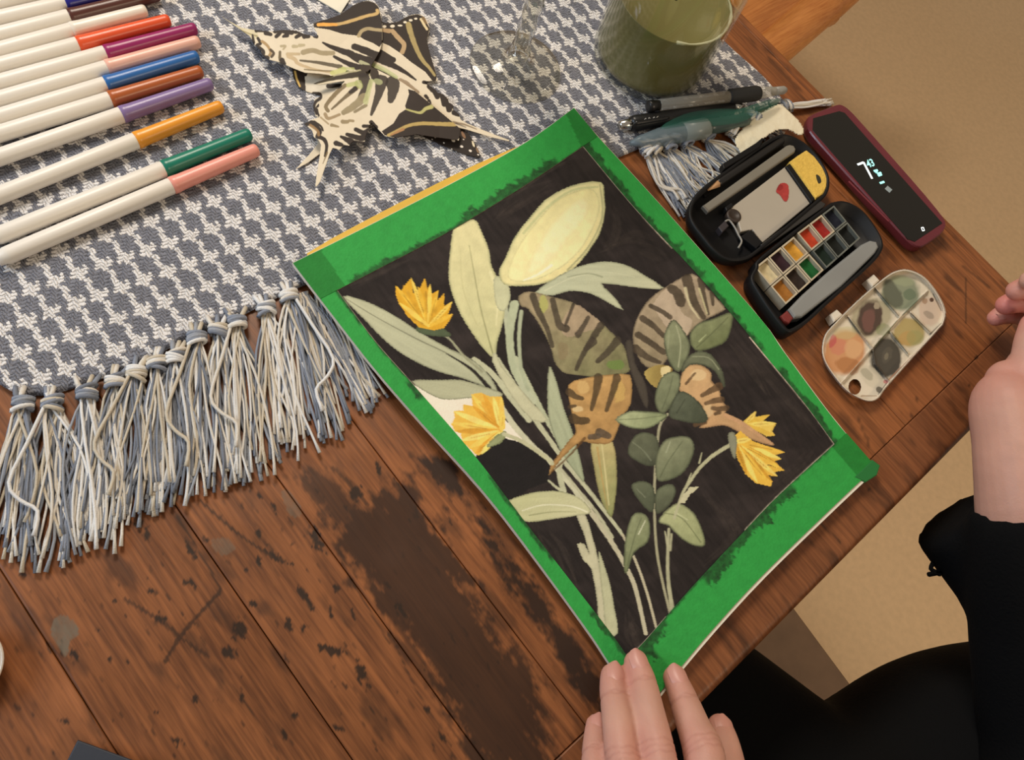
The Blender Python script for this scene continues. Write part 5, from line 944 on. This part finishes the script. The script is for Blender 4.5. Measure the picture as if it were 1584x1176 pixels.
# twelve pans
m_pan = mat('stained_pan_plastic', (190, 176, 150), rough=.5, var=.15, bscale=250); m_pand = mat('smoky_pan_plastic', (104, 106, 98), rough=.4, var=.2, bscale=250)
blocks = [(c8((133, 556), (430, 320), (662, 577), (370, 842)), [[((206, 190, 150), 'cream white paint', 0), ((50, 30, 36), 'dark plum paint', 0), ((206, 150, 56), 'yellow ochre paint', 0)], [((158, 104, 44), 'golden brown paint', 0), ((48, 38, 32), 'black brown paint', 0), ((28, 88, 42), 'green paint', 0)]]),
          (c8((453, 296), (735, 83), (938, 336), (680, 567)), [[((180, 62, 34), 'orange red paint', 0), ((150, 38, 32), 'bright red paint', 0), ((28, 30, 40), 'blue black paint', 1)], [((28, 40, 32), 'dark green paint', 1), ((30, 32, 28), 'black green paint', 1), ((28, 30, 28), 'black paint', 1)]])]
for quad, cells in blocks:
    q = np.array(quad)                       # corners: start, along, opposite, across
    f = lambda s, t: tuple((1 - s) * (1 - t) * q[0] + s * (1 - t) * q[1] + s * t * q[2] + (1 - s) * t * q[3])
    for r in range(2):
        for c in range(3):
            col, nm, dk = cells[r][c]; s0, s1, t0, t1 = c / 3 + .008, (c + 1) / 3 - .008, r / 2 + .008, (r + 1) / 2 - .008; w = .026; w2 = .036
            O_ = [f(s0, t0), f(s1, t0), f(s1, t1), f(s0, t1)]; I_ = [f(s0 + w, t0 + w2), f(s1 - w, t0 + w2), f(s1 - w, t1 - w2), f(s0 + w, t1 - w2)]
            zt, zp = .0128, .0098
            Wt, Wi = T(np.array(O_), zt), T(np.array(I_), zt); Wb = Wt.copy(); Wb[:, 2] = TZ + .0042; Wf = Wi.copy(); Wf[:, 2] = TZ + .006
            V = list(Wb) + list(Wt) + list(Wi) + list(Wf); F = [(i * 4 + k, i * 4 + (k + 1) % 4, (i + 1) * 4 + (k + 1) % 4, (i + 1) * 4 + k) for i in range(3) for k in range(4)] + [(3, 2, 1, 0), (12, 13, 14, 15)]
            ar = np.sum(Wt[:, 0] * np.roll(Wt[:, 1], -1) - np.roll(Wt[:, 0], -1) * Wt[:, 1])
            if ar < 0: F = [x[::-1] for x in F]
            pan = build('paint_pan', V, F, m_pand if dk else m_pan, pbox)
            u = np.linspace(0, 1, 7); Wc = Wi.copy(); Wc[:, 2] = TZ + zp; V = []
            for a in u:
                for b in u:
                    p = (1 - a) * (1 - b) * Wc[0] + a * (1 - b) * Wc[1] + a * b * Wc[2] + (1 - a) * b * Wc[3]; p = p + (Wc.mean(0) - p) * .02; p[2] += -.0016 * math.sin(a * math.pi) * math.sin(b * math.pi) + random.uniform(-.0003, .0003); V.append(p)
            F = [(i * 7 + j, i * 7 + j + 1, (i + 1) * 7 + j + 1, (i + 1) * 7 + j) for i in range(6) for j in range(6)]
            if ar > 0: F = [x[::-1] for x in F]
            build('paint_cake', V, F, mat('cake_' + nm.replace(' ', '_'), col, rough=.6, spec=.15, var=.25, bscale=500), pan, True, label=nm)

# ================================================================== mixing palette
k9 = crop(1184, 400, .42517)
pal = thing('mixing_palette', 'cream white plastic mixing palette smeared with paint, thumb hole at one end', 'palette', T((1365, 520)))
gx, gy = np.meshgrid(np.arange(1266, 1468, .75), np.arange(412, 626, .75), indexing='ij'); S = Print(gx, gy, lin((224, 212, 190)))
OUT = smooth_poly(k9((204, 330), (214, 280), (245, 240), (330, 155), (420, 78), (470, 46), (520, 40), (580, 68), (630, 130), (656, 190), (650, 236), (630, 262), (540, 360), (442, 470), (412, 510), (380, 522), (340, 511), (290, 480), (240, 420), (212, 372)), 5)
full = (np.arange(gx.shape[0])[:, None] + 0 * np.arange(gx.shape[1])[None], 0 * np.arange(gx.shape[0])[:, None] + np.arange(gx.shape[1])[None])
mk = S.inside(OUT); dout, _ = S.dist(OUT, full, True)
ribs = [k9((302, 210), (390, 326)), k9((390, 326), (275, 455)), k9((398, 104), (490, 214)), k9((490, 214), (590, 118)), k9((490, 214), (390, 326)), k9((390, 326), (400, 385), (455, 452)), k9((455, 268), (520, 345)), k9((528, 195), (600, 268))]
rd = np.full(gx.shape, 99.)
for r_ in ribs: rd = np.minimum(rd, S.dist(np.array(r_), full, False)[0])
hole = np.hypot((gx - k9((325, 467))[0][0]) / 9.2, (gy - k9((325, 467))[0][1]) / 11.5) < 1
hz = .0032 + .0042 * np.clip(1 - np.abs(dout - 2.2) / 2.6, 0, 1) ** .6 + .0030 * np.clip(1 - rd / 2.0, 0, 1)
hz = np.where(dout < 1.2, np.minimum(hz, .002 + .004 * dout), hz)
S.C *= (1 + .10 * (noise(gx / 10, gy / 10) - .5))[..., None]
def pud(c, rx, ry, col, ang=0, al=1., wob=.18, soft=.2): S.blob(k9(c)[0], rx * .425, ry * .425, col, ang, al, wob, soft)
pud((290, 340), 78, 92, (206, 150, 104), .5); pud((265, 320), 36, 34, (206, 126, 104), 0, .6); pud((245, 300), 14, 28, (186, 62, 84), .3, .6); pud((300, 390), 45, 36, (160, 100, 48), .4, .55, .3); pud((320, 330), 36, 40, (220, 176, 128), 0, .6); pud((290, 270), 46, 24, (196, 186, 130), 0, .45)
pud((385, 215), 74, 86, (150, 142, 106), .7, .7); pud((382, 215), 48, 70, (74, 54, 46), .2, .95); pud((375, 225), 26, 48, (122, 84, 74), .1, .75); pud((405, 172), 12, 14, (176, 162, 136), 0, .8); pud((430, 260), 30, 26, (120, 130, 84), 0, .5)
pud((490, 125), 76, 74, (124, 134, 108), .5, .9); pud((462, 130), 34, 60, (82, 84, 70), -.4, .75); pud((525, 130), 26, 22, (70, 96, 70), 0, .5); pud((500, 80), 50, 20, (158, 164, 130), .2, .6)
pud((600, 190), 48, 60, (214, 188, 164), 0, .8); pud((605, 150), 9, 9, (92, 66, 50)); pud((595, 205), 24, 12, (150, 134, 116), .6, .6); pud((580, 155), 10, 12, (150, 108, 68), 0, .6)
pud((525, 270), 62, 60, (176, 156, 98), .3, .95); pud((515, 290), 34, 28, (190, 150, 88), 0, .6); pud((545, 290), 34, 30, (150, 152, 96), 0, .5)
pud((440, 360), 62, 78, (58, 54, 46), .3, .95); pud((442, 352), 20, 34, (92, 86, 74), .3, .8); pud((440, 356), 8, 16, (128, 120, 100), .3, .7)
pud((385, 432), 64, 34, (208, 198, 174), .7, .7); pud((370, 420), 30, 18, (156, 150, 126), .8, .6); pud((415, 478), 16, 12, (70, 62, 50), .7, .8); pud((438, 448), 10, 8, (196, 96, 100), 0, .7)
for a, b, c in [((300, 215), (345, 275), (60, 52, 44)), ((345, 270), (388, 322), (176, 166, 140)), ((400, 385), (455, 450), (58, 52, 46)), ((460, 270), (518, 345), (70, 76, 50)), ((398, 108), (485, 208), (60, 60, 50)), ((500, 205), (575, 132), (96, 112, 92)), ((530, 200), (598, 266), (84, 70, 58)), ((385, 330), (300, 425), (196, 186, 162)), ((400, 320), (480, 225), (92, 104, 70)), ((610, 130), (640, 190), (60, 52, 46)), ((350, 500), (405, 500), (150, 120, 90)), ((450, 440), (560, 330), (176, 120, 84)), ((440, 455), (410, 495), (64, 58, 52)), ((600, 275), (640, 235), (70, 62, 52))]:
    S.stroke(k9(a, b), 2.2, 1.2, c, .75, sm=0, var=.4)
rim = np.clip(1 - np.abs(dout - 1.6) / 2.4, 0, 1)[..., None]; S.C = S.C * (1 - rim) + lin((228, 218, 200)) * rim
tr = grid_build('tray', np.stack([gx, gy], -1), hz, S.C, mat('palette_plastic', 'vcol', rough=.35, spec=.5), pal, mask=mk & ~hole)
V, F = prism(OUT, .0004, .0022); m_palw = mat('palette_white', (228, 218, 200), rough=.4)
Wm = np.array([v[:2] for v in V[:len(OUT)]]); n = len(Wm); V = [(x, y, .0022 + TZ) for x, y in Wm] + [(x, y, .0004 + TZ) for x, y in inset(Wm, .0012)]
build('side_band', V, [(k, n + k, n + (k + 1) % n, (k + 1) % n)[::-1] for k in range(n)], m_palw, pal, True)
for pts in (k9((236, 202), (262, 183), (284, 204), (252, 230)), k9((370, 76), (396, 55), (418, 78), (392, 102))): slab('hinge_tab', pts, .0006, .0072, m_palw, pal, .0012)

# ================================================================== phone
kp = crop(1240, 150, .22099)
def chaikin(P, it=3):
    P = np.asarray(P, float)
    for _ in range(it): Q = np.roll(P, -1, 0); f = .25 if _ else .12; P = np.stack([P * (1 - f) + Q * f, P * f + Q * (1 - f)], 1).reshape(-1, 2)
    return P
phone = thing('mobile_phone', 'dark screen phone in a burgundy case showing the time, by the table edge', 'phone', T((1355, 280)))
PZ = .0105
m_case = mat('burgundy_case', (104, 38, 46), rough=.3, spec=.6, var=.08); m_scr = mat('black_screen', (26, 23, 18), rough=.18, spec=.5)
CO = chaikin(kp((42, 235), (42, 132), (265, 42), (338, 84), (1060, 900), (842, 1056), (768, 1036)))
SC = np.array(kp((76, 235), (80, 150), (262, 100), (300, 112), (985, 885), (790, 1015), (742, 998)))
W = T(CO, PZ)[:, :2]
if np.sum(W[:, 0] * np.roll(W[:, 1], -1) - np.roll(W[:, 0], -1) * W[:, 1]) < 0: W = W[::-1]
Ws = T(SC, PZ)[:, :2]
if np.sum(Ws[:, 0] * np.roll(Ws[:, 1], -1) - np.roll(Ws[:, 0], -1) * Ws[:, 1]) < 0: Ws = Ws[::-1]
n = len(W); V = []
for w, z in ((inset(W, .003), .0006), (inset(W, .0006), .003), (W, .005), (W, PZ - .001), (inset(W, .0007), PZ), (inset(W, .0016), PZ)): V += [(x, y, z + TZ) for x, y in w]
F = [(i * n + k, i * n + (k + 1) % n, (i + 1) * n + (k + 1) % n, (i + 1) * n + k) for i in range(5) for k in range(n)] + [tuple(range(n - 1, -1, -1)), tuple(5 * n + k for k in range(n))]
build('case', V, F, m_case, phone)
mb = MB(); mb.add(*prism_w(Ws, PZ - .001, PZ + .0004, .0003)); scr = mb.build('screen', m_scr, phone, False)
m_lit = mat('lit_digits', (235, 240, 238), emit=((225, 238, 238), 1.3)); m_lit2 = mat('lit_teal_digits', (150, 214, 206), emit=((150, 224, 214), 1.1))
rt = T(kp((500, 440))[0], 0) - T(kp((395, 475))[0], 0); rt[2] = 0; rt /= np.linalg.norm(rt)
dn = T(kp((490, 570))[0], 0) - T(kp((432, 455))[0], 0); dn[2] = 0; dn /= np.linalg.norm(dn)
def text(body, p, size, m, name, bold=0.0, sx=1.0):
    cu = bpy.data.curves.new('txt', 'FONT'); cu.body = body; cu.size = 1.0; cu.offset = bold
    to = bpy.data.objects.new('txt', cu); COL.objects.link(to); bpy.context.view_layer.update()
    dg = bpy.context.evaluated_depsgraph_get(); me = bpy.data.meshes.new_from_object(to.evaluated_get(dg)); bpy.data.objects.remove(to)
    V = np.array([v.co[:] for v in me.vertices]); F = [tuple(f.vertices) for f in me.polygons]; bpy.data.meshes.remove(me)
    o0 = T(p, PZ + .0006); W = o0 + np.outer(V[:, 0] * size * sx, rt) + np.outer(-V[:, 1] * size, dn)
    if np.cross(rt, -dn)[2] < 0: F = [f[::-1] for f in F]
    return build(name, W, F, m, scr)
mb = MB()
def bar(pts, w, m, name):
    b = MB(); b.add(*tube([T(p, PZ + .0005) for p in pts], w, 6, flat=.3)); return b.build(name, m, scr, False)
bar(kp((392, 474), (434, 458)), .00085, m_lit, 'hour_digit_bar'); bar(kp((434, 458), (494, 572)), .00085, m_lit, 'hour_digit_stem')
text('43', kp((468, 495))[0], .0088, m_lit2, 'minute_digits', .02, .8)
for pts in [((506, 520), (532, 512)), ((515, 528), (528, 520)), ((530, 540), (556, 530)), ((536, 552), (560, 542)), ((548, 604), (578, 594))]: bar(kp(*pts), .0009, m_lit2, 'status_mark')
bar(kp((592, 632), (625, 660)), .0022, mat('dim_icon', (120, 126, 124), emit=((110, 118, 116), .6)), 'notification_icon')
for a, b in [((838, 915), (852, 912)), ((852, 912), (860, 934)), ((860, 934), (846, 938)), ((846, 938), (838, 915))]: bar(kp(a, b), .0003, m_lit, 'home_mark')
bar(kp((330, 590), (610, 870)), .0007, mat('case_button', (120, 50, 58), rough=.3), 'edge_line')

# ================================================================== things cut by the frame at the lower left
slab_p = [(120, 1145), (330, 1222), (250, 1440), (10, 1360)]
m_slate = mat('slate_cover', (44, 48, 58), rough=.6, bump=.1, bscale=300)
nb = thing('notebook', 'dark slate notebook corner at the bottom edge of the table', 'notebook', T((200, 1300)))
slab('cover', slab_p, .0066, .0082, m_slate, nb, .0006); slab('page_block', [(126, 1150), (325, 1224), (247, 1434), (16, 1356)], .0014, .0066, m_page, nb, 0); slab('back_cover', slab_p, .0, .0014, m_slate, nb, .0003)
PC = T((-62, 1030), .01); pr = np.linalg.norm(T((5, 1032), .01) - PC); sauc = thing('saucer', 'pale ceramic saucer rim at the left edge of the table', 'saucer', (PC[0], PC[1], TZ))
mb = MB(); mb.add(*lathe((PC[0], PC[1], TZ + .0005), (0, 0, 1), [(0, .001), (0, pr * .55), (.002, pr * .6), (.006, pr * .9), (.0095, pr), (.0105, pr * .99), (.0075, pr * .88), (.004, pr * .58), (.003, .001)], 48, cap=False)); mb.build('dish', mat('pale_ceramic', (206, 190, 172), rough=.25), sauc)

# ================================================================== person: both hands, black sweater and trousers
person = thing('person', 'person in black clothes, left fingers on the pad corner, right wrist on the table edge', 'person', (.42, .0, 0))
def dome(P, R, n=26):
    """closed tapered limb with rounded ends"""
    P = np.asarray(P, float); R = np.asarray(R, float)
    Q = smooth_poly(np.c_[P, R], 4, False); P, R = Q[:, :3], Q[:, 3]
    d0 = (P[0] - P[1]) / np.linalg.norm(P[0] - P[1]); d1 = (P[-1] - P[-2]) / np.linalg.norm(P[-1] - P[-2]); a = np.array([85, 65, 40, 20]) * math.pi / 180
    P = np.r_[[P[0] + d0 * R[0] * math.sin(x) for x in a], P, [P[-1] + d1 * R[-1] * math.sin(x) for x in a[::-1]]]; R = np.r_[[R[0] * math.cos(x) for x in a], R, [R[-1] * math.cos(x) for x in a[::-1]]]
    return tube(P, R, n)
def limb(mb, L): mb.add(*dome([T(q[:2], q[2]) for q in L], [q[3] for q in L]))
def limb_w(mb, L): mb.add(*dome([q[:3] for q in L], [q[3] for q in L]))
def fuse(mb, name, m, voxel, smooth_it, parent, fac=.5):
    o = build(name, mb.V, mb.F, m, parent); r = o.modifiers.new('r', 'REMESH'); r.mode = 'VOXEL'; r.voxel_size = voxel; r.use_smooth_shade = True
    s_ = o.modifiers.new('s', 'SMOOTH'); s_.factor = fac; s_.iterations = smooth_it; apply_mods(o)
    o.data.polygons.foreach_set('use_smooth', [True] * len(o.data.polygons))
    if not o.data.materials: o.data.materials.append(m)
    return o
FI = {'middle': [(983, 1025, .0150, .0061), (990, 1043, .0175, .0068), (995, 1062, .0205, .0073), (1005, 1108, .030, .0078), (1018, 1166, .039, .0084), (1030, 1235, .045, .0090), (1052, 1310, .050, .0108)],
      'ring': [(947, 1045, .0125, .0061), (948, 1064, .0160, .0068), (951, 1084, .0192, .0073), (957, 1122, .028, .0079), (964, 1178, .036, .0082), (984, 1245, .043, .0090), (1004, 1322, .047, .0106)],
      'pinky': [(922, 1121, .0085, .0052), (922, 1140, .0125, .0062), (921, 1172, .0205, .0067), (926, 1215, .029, .0076), (940, 1270, .036, .0080), (960, 1335, .041, .0100)],
      'index': [(1043, 1048, .0150, .0060), (1051, 1066, .0178, .0067), (1060, 1090, .022, .0075), (1075, 1130, .031, .0084), (1088, 1163, .038, .0098), (1096, 1220, .045, .0096), (1104, 1290, .050, .0112)],
      'thumb': [(1113, 1124, -.002, .0066), (1119, 1148, .002, .0080), (1127, 1190, .010, .0090), (1133, 1260, .022, .0115), (1112, 1350, .034, .0150)]}
body = MB()
for L in FI.values(): limb(body, L)
Mw = {k: T(L[-1][:2], L[-1][2]) for k, L in FI.items()}
dv = T((1052, 1310), .05) - T((1015, 1166), .039); dv[2] = 0; dv /= np.linalg.norm(dv); wr = Mw['middle'] + dv * .082; wr[2] = TZ + .046
for k, L in FI.items():
    m0 = Mw[k]; side = (m0 - Mw['middle']); e_ = wr + side * .45; e_[2] = wr[2]; r0 = L[-1][3]
    limb_w(body, [(*m0, r0), (*(m0 * .5 + e_ * .5), .0150), (*e_, .0170)])
limb_w(body, [(*Mw['pinky'], .012), (*Mw['ring'], .013), (*Mw['middle'], .0135), (*Mw['index'], .013)])
cm = (Mw['pinky'] + Mw['index']) * .5; limb_w(body, [(*(cm * .75 + wr * .25), .018), (*(cm * .3 + wr * .7), .019), (*wr, .021)])
elL = np.array([.28, -.25, TZ + .035]); shL = np.array([.26, -.24, TZ + .29]); shR = np.array([.60, -.16, TZ + .29]); chest = np.array([.43, -.20, TZ + .26])
limb_w(body, [(*wr, .021), (*(wr * .7 + elL * .3), .025), (*(wr * .3 + elL * .7), .032), (*elL, .03), ])
# right hand
for L in [[(1540, 492, .018, .0056), (1555, 486, .019, .0070), (1580, 486, .020, .0076), (1612, 500, .024, .0084)], [(1556, 472, .036, .0066), (1572, 467, .037, .0074), (1592, 468, .037, .0078), (1616, 482, .035, .0086)],
          [(1572, 450, .052, .0064), (1586, 446, .053, .0072), (1604, 450, .052, .0076), (1624, 464, .046, .0086)], [(1592, 434, .064, .0060), (1608, 432, .064, .0070), (1634, 448, .054, .0084)],
          [(1598, 502, .047, .0078), (1592, 528, .044, .0088), (1590, 560, .040, .0110), (1580, 600, .034, .0165)]]: limb(body, L)
limb(body, [(1612, 500, .036, .0100), (1608, 540, .033, .0130), (1592, 590, .030, .0190), (1584, 640, .029, .0240)]); limb(body, [(1625, 470, .038, .0110), (1640, 540, .032, .0170), (1610, 620, .030, .0230)])
limb(body, [(1562, 592, .030, .0150), (1560, 622, .029, .0225), (1572, 680, .028, .0248), (1580, 735, .026, .0262), (1590, 800, .020, .0285), (1606, 900, .0, .032), (1640, 1050, -.03, .033), (1680, 1200, -.05, .034)])
elR = T((1690, 1230), -.05)
limb_w(body, [(*elR, .030), (*(elR * .5 + shR * .5), .026), (*shR, .022)]); limb_w(body, [(*elL, .028), (*(elL * .5 + shL * .5), .026), (*shL, .022)]); limb_w(body, [(*shL, .022), (*chest, .024), (*shR, .022)])
m_skin = mat('skin', 'vcol', rough=.5, spec=.35, sss=.12, bump=.18, bscale=700)
bo = fuse(body, 'body', m_skin, .0013, 4, person)
co = np.empty(len(bo.data.vertices) * 3, np.float32); bo.data.vertices.foreach_get('co', co); co = co.reshape(-1, 3) + org(person)
colr = np.empty((len(co), 4), np.float32); colr[:, :3] = lin((202, 154, 136)); colr[:, 3] = 1
nzv = noise(co[:, 0] * 160, co[:, 1] * 160 + co[:, 2] * 90); colr[:, :3] *= (.92 + .16 * nzv)[:, None]
for k, L in FI.items():
    for q, rad, amt in ((0, .010, .45), (2, .007, .25), (min(4, len(L) - 2), .011, .35)):
        c = T(L[q][:2], L[q][2]); w = np.clip(1 - np.linalg.norm(co - c, axis=1) / (rad + L[q][3]), 0, 1) * amt; colr[:, :3] = colr[:, :3] * (1 - w[:, None]) + lin((196, 118, 106)) * w[:, None]
for q in ((1541, 491, .032), (1553, 474, .036), (1568, 453, .04), (1560, 610, .03)):
    c = T(q[:2], q[2]); w = np.clip(1 - np.linalg.norm(co - c, axis=1) / .03, 0, 1) * .6; colr[:, :3] = colr[:, :3] * (1 - w[:, None]) + lin((206, 122, 116)) * w[:, None]
for k, L in FI.items():          # creases across the finger joints
    if k == 'thumb': continue
    for q, offs in ((2, (0, .0016)), (min(4, len(L) - 2), (-.0028, 0, .003))):
        c = T(L[q][:2], L[q][2]); ax = T(L[q - 1][:2], L[q - 1][2]) - c; ax /= np.linalg.norm(ax); rel = co - c; al = rel @ ax; rad = np.linalg.norm(rel - np.outer(al, ax), axis=1)
        for of in offs:
            jig = .0005 * np.sin(rel[:, 0] * 900 + of * 3000); w = np.exp(-((al - of - jig) / .00055) ** 2) * (rad < L[q][3] * 1.25) * .5
            colr[:, :3] *= (1 - np.outer(w, [.2, .3, .3]))
            dent = (rel - np.outer(al, ax)) / np.maximum(rad, 1e-5)[:, None] * (w * .0006)[:, None]; co = co - dent
bo.data.vertices.foreach_set('co', (co - org(person)).astype(np.float32).ravel())
at = bo.data.color_attributes.new('Col', 'FLOAT_COLOR', 'POINT'); at.data.foreach_set('color', colr.ravel())
m_nail = mat('fingernail', (204, 148, 134), rough=.38, spec=.4)
def nail(p0, p1, r, wid, ln, updir=None):
    a, b = T(p0[:2], p0[2]), T(p1[:2], p1[2]); d = (b - a) / np.linalg.norm(b - a); up = np.array([0, 0, 1.0]) if updir is None else updir
    n_ = up - d * (up @ d); n_ /= np.linalg.norm(n_); s_ = np.cross(d, n_); c = a + (b - a) * .28 + n_ * (r - .0003); V = []; F = []; N1, N2 = 12, 8
    for i in range(N1 + 1):
        t = -1 + 2 * i / N1; w = wid * (1 - abs(t) ** 3.2 * .55)
        for j in range(N2 + 1):
            u = -1 + 2 * j / N2; V.append(c + d * ln * t + s_ * w * u + n_ * (.0009 - .0021 * u * u - .0006 * t * t))
    for i in range(N1):
        for j in range(N2): F.append((i * (N2 + 1) + j, i * (N2 + 1) + j + 1, (i + 1) * (N2 + 1) + j + 1, (i + 1) * (N2 + 1) + j))
    q = np.cross(V[1] - V[0], V[N2 + 1] - V[0])
    if q @ n_ < 0: F = [f[::-1] for f in F]
    build('fingernail', V, F, m_nail, bo, True)
for k in ('index', 'middle', 'ring', 'pinky'): nail(FI[k][0], FI[k][1], FI[k][0][3] * 1.06, .0047 if k != 'pinky' else .0040, .0064 if k != 'pinky' else .0054)
nail((1540, 492, .018), (1555, 486, .019), .0059, .0042, .0048, np.array([-.3, -.2, 1.0])); nail(FI['thumb'][0], FI['thumb'][1], .0066, .005, .006)
# clothes
m_knit = mat('black_knit', (15, 15, 16), rough=.95, spec=.1, bump=.6, bscale=500, sheen=.0)
cl = MB()
def cuff(L): cl.add(*tube(smooth_poly([T(q[:2], q[2]) for q in L], 3, False), np.interp(np.linspace(0, len(L) - 1, 3 * (len(L) - 1) + 1), range(len(L)), [q[3] for q in L]), 20))
cuff([(1482, 796, -.03, .033), (1552, 888, -.036, .033), (1652, 1020, -.045, .048), (1700, 1200, -.05, .066)]); cuff([(1588, 780, .022, .0330), (1600, 860, .008, .038), (1616, 940, -.01, .044), (1660, 1080, -.035, .058), (1700, 1200, -.05, .066)])
limb_w(cl, [(*elR, .066), (*(elR * .5 + shR * .5), .07), (*shR, .075)]); limb_w(cl, [(*(wr * .62 + elL * .38), .036), (*(wr * .3 + elL * .7), .044), (*elL, .048), (*(elL * .5 + shL * .5), .058), (*shL, .07)])
pel = np.array([.43, -.12, .57])
limb_w(cl, [(*shL, .075), (*(chest + np.array([0, 0, .01])), .085), (*shR, .075)]); limb_w(cl, [(*(chest - np.array([.06, 0, .05])), .11), (.36, -.19, TZ, .12), (pel[0] - .06, pel[1] - .03, pel[2], .13)]); limb_w(cl, [(*(chest + np.array([.06, 0, -.05])), .11), (.50, -.17, TZ, .12), (pel[0] + .06, pel[1] - .02, pel[2], .13)])
sw = fuse(cl, 'sweater', m_knit, .006, 6, person)
for pts in [((1450, 884), (1462, 882), (1452, 886), (1436, 889)), ((1452, 890), (1456, 880), (1462, 876)), ((1514, 955), (1520, 962), (1512, 967), (1504, 968)), ((1524, 956), (1518, 963), (1508, 972)), ((1444, 870), (1440, 880), (1450, 886))]:
    mb = MB(); mb.add(*tube(smooth_poly([T(p, -.045) for p in pts], 3, False), .0016, 6)); mb.build('loose_thread', m_knit, sw)
m_trs = mat('black_trousers', (17, 17, 18), rough=.9, spec=.15, bump=.4, bscale=300)
tr_ = MB()
limb(tr_, [(985, 1045, -.17, .066), (1060, 1112, -.165, .070), (1140, 1185, -.16, .074), (1300, 1340, -.155, .085)]); limb(tr_, [(1300, 1340, -.155, .09), (1400, 1252, -.155, .086), (1500, 1188, -.155, .086), (1640, 1150, -.16, .080), (1790, 1120, -.17, .070)])
hp = T((1300, 1340), -.155); limb_w(tr_, [(*hp, .10), (*pel, .12)]); limb_w(tr_, [(*(pel + np.array([-.08, 0, 0])), .11), (*(pel + np.array([.08, .02, 0])), .11)])
for kn in ((985, 1045), (1790, 1120)):
    k = T(kn, -.17); limb_w(tr_, [(*k, .064), (k[0] - .01, k[1] - .06, .35, .058), (k[0], k[1] - .14, .08, .045)])
tro = fuse(tr_, 'trousers', m_trs, .006, 6, person)
for kn in ((985, 1045), (1790, 1120)):
    k = T(kn, -.17); mb = MB(); limb_w(mb, [(k[0], k[1] - .19, .035, .033), (k[0], k[1] - .10, .032, .036), (k[0], k[1] - .03, .026, .024)]); mb.build('shoe', mat('black_shoe', (20, 19, 19), rough=.6), person)
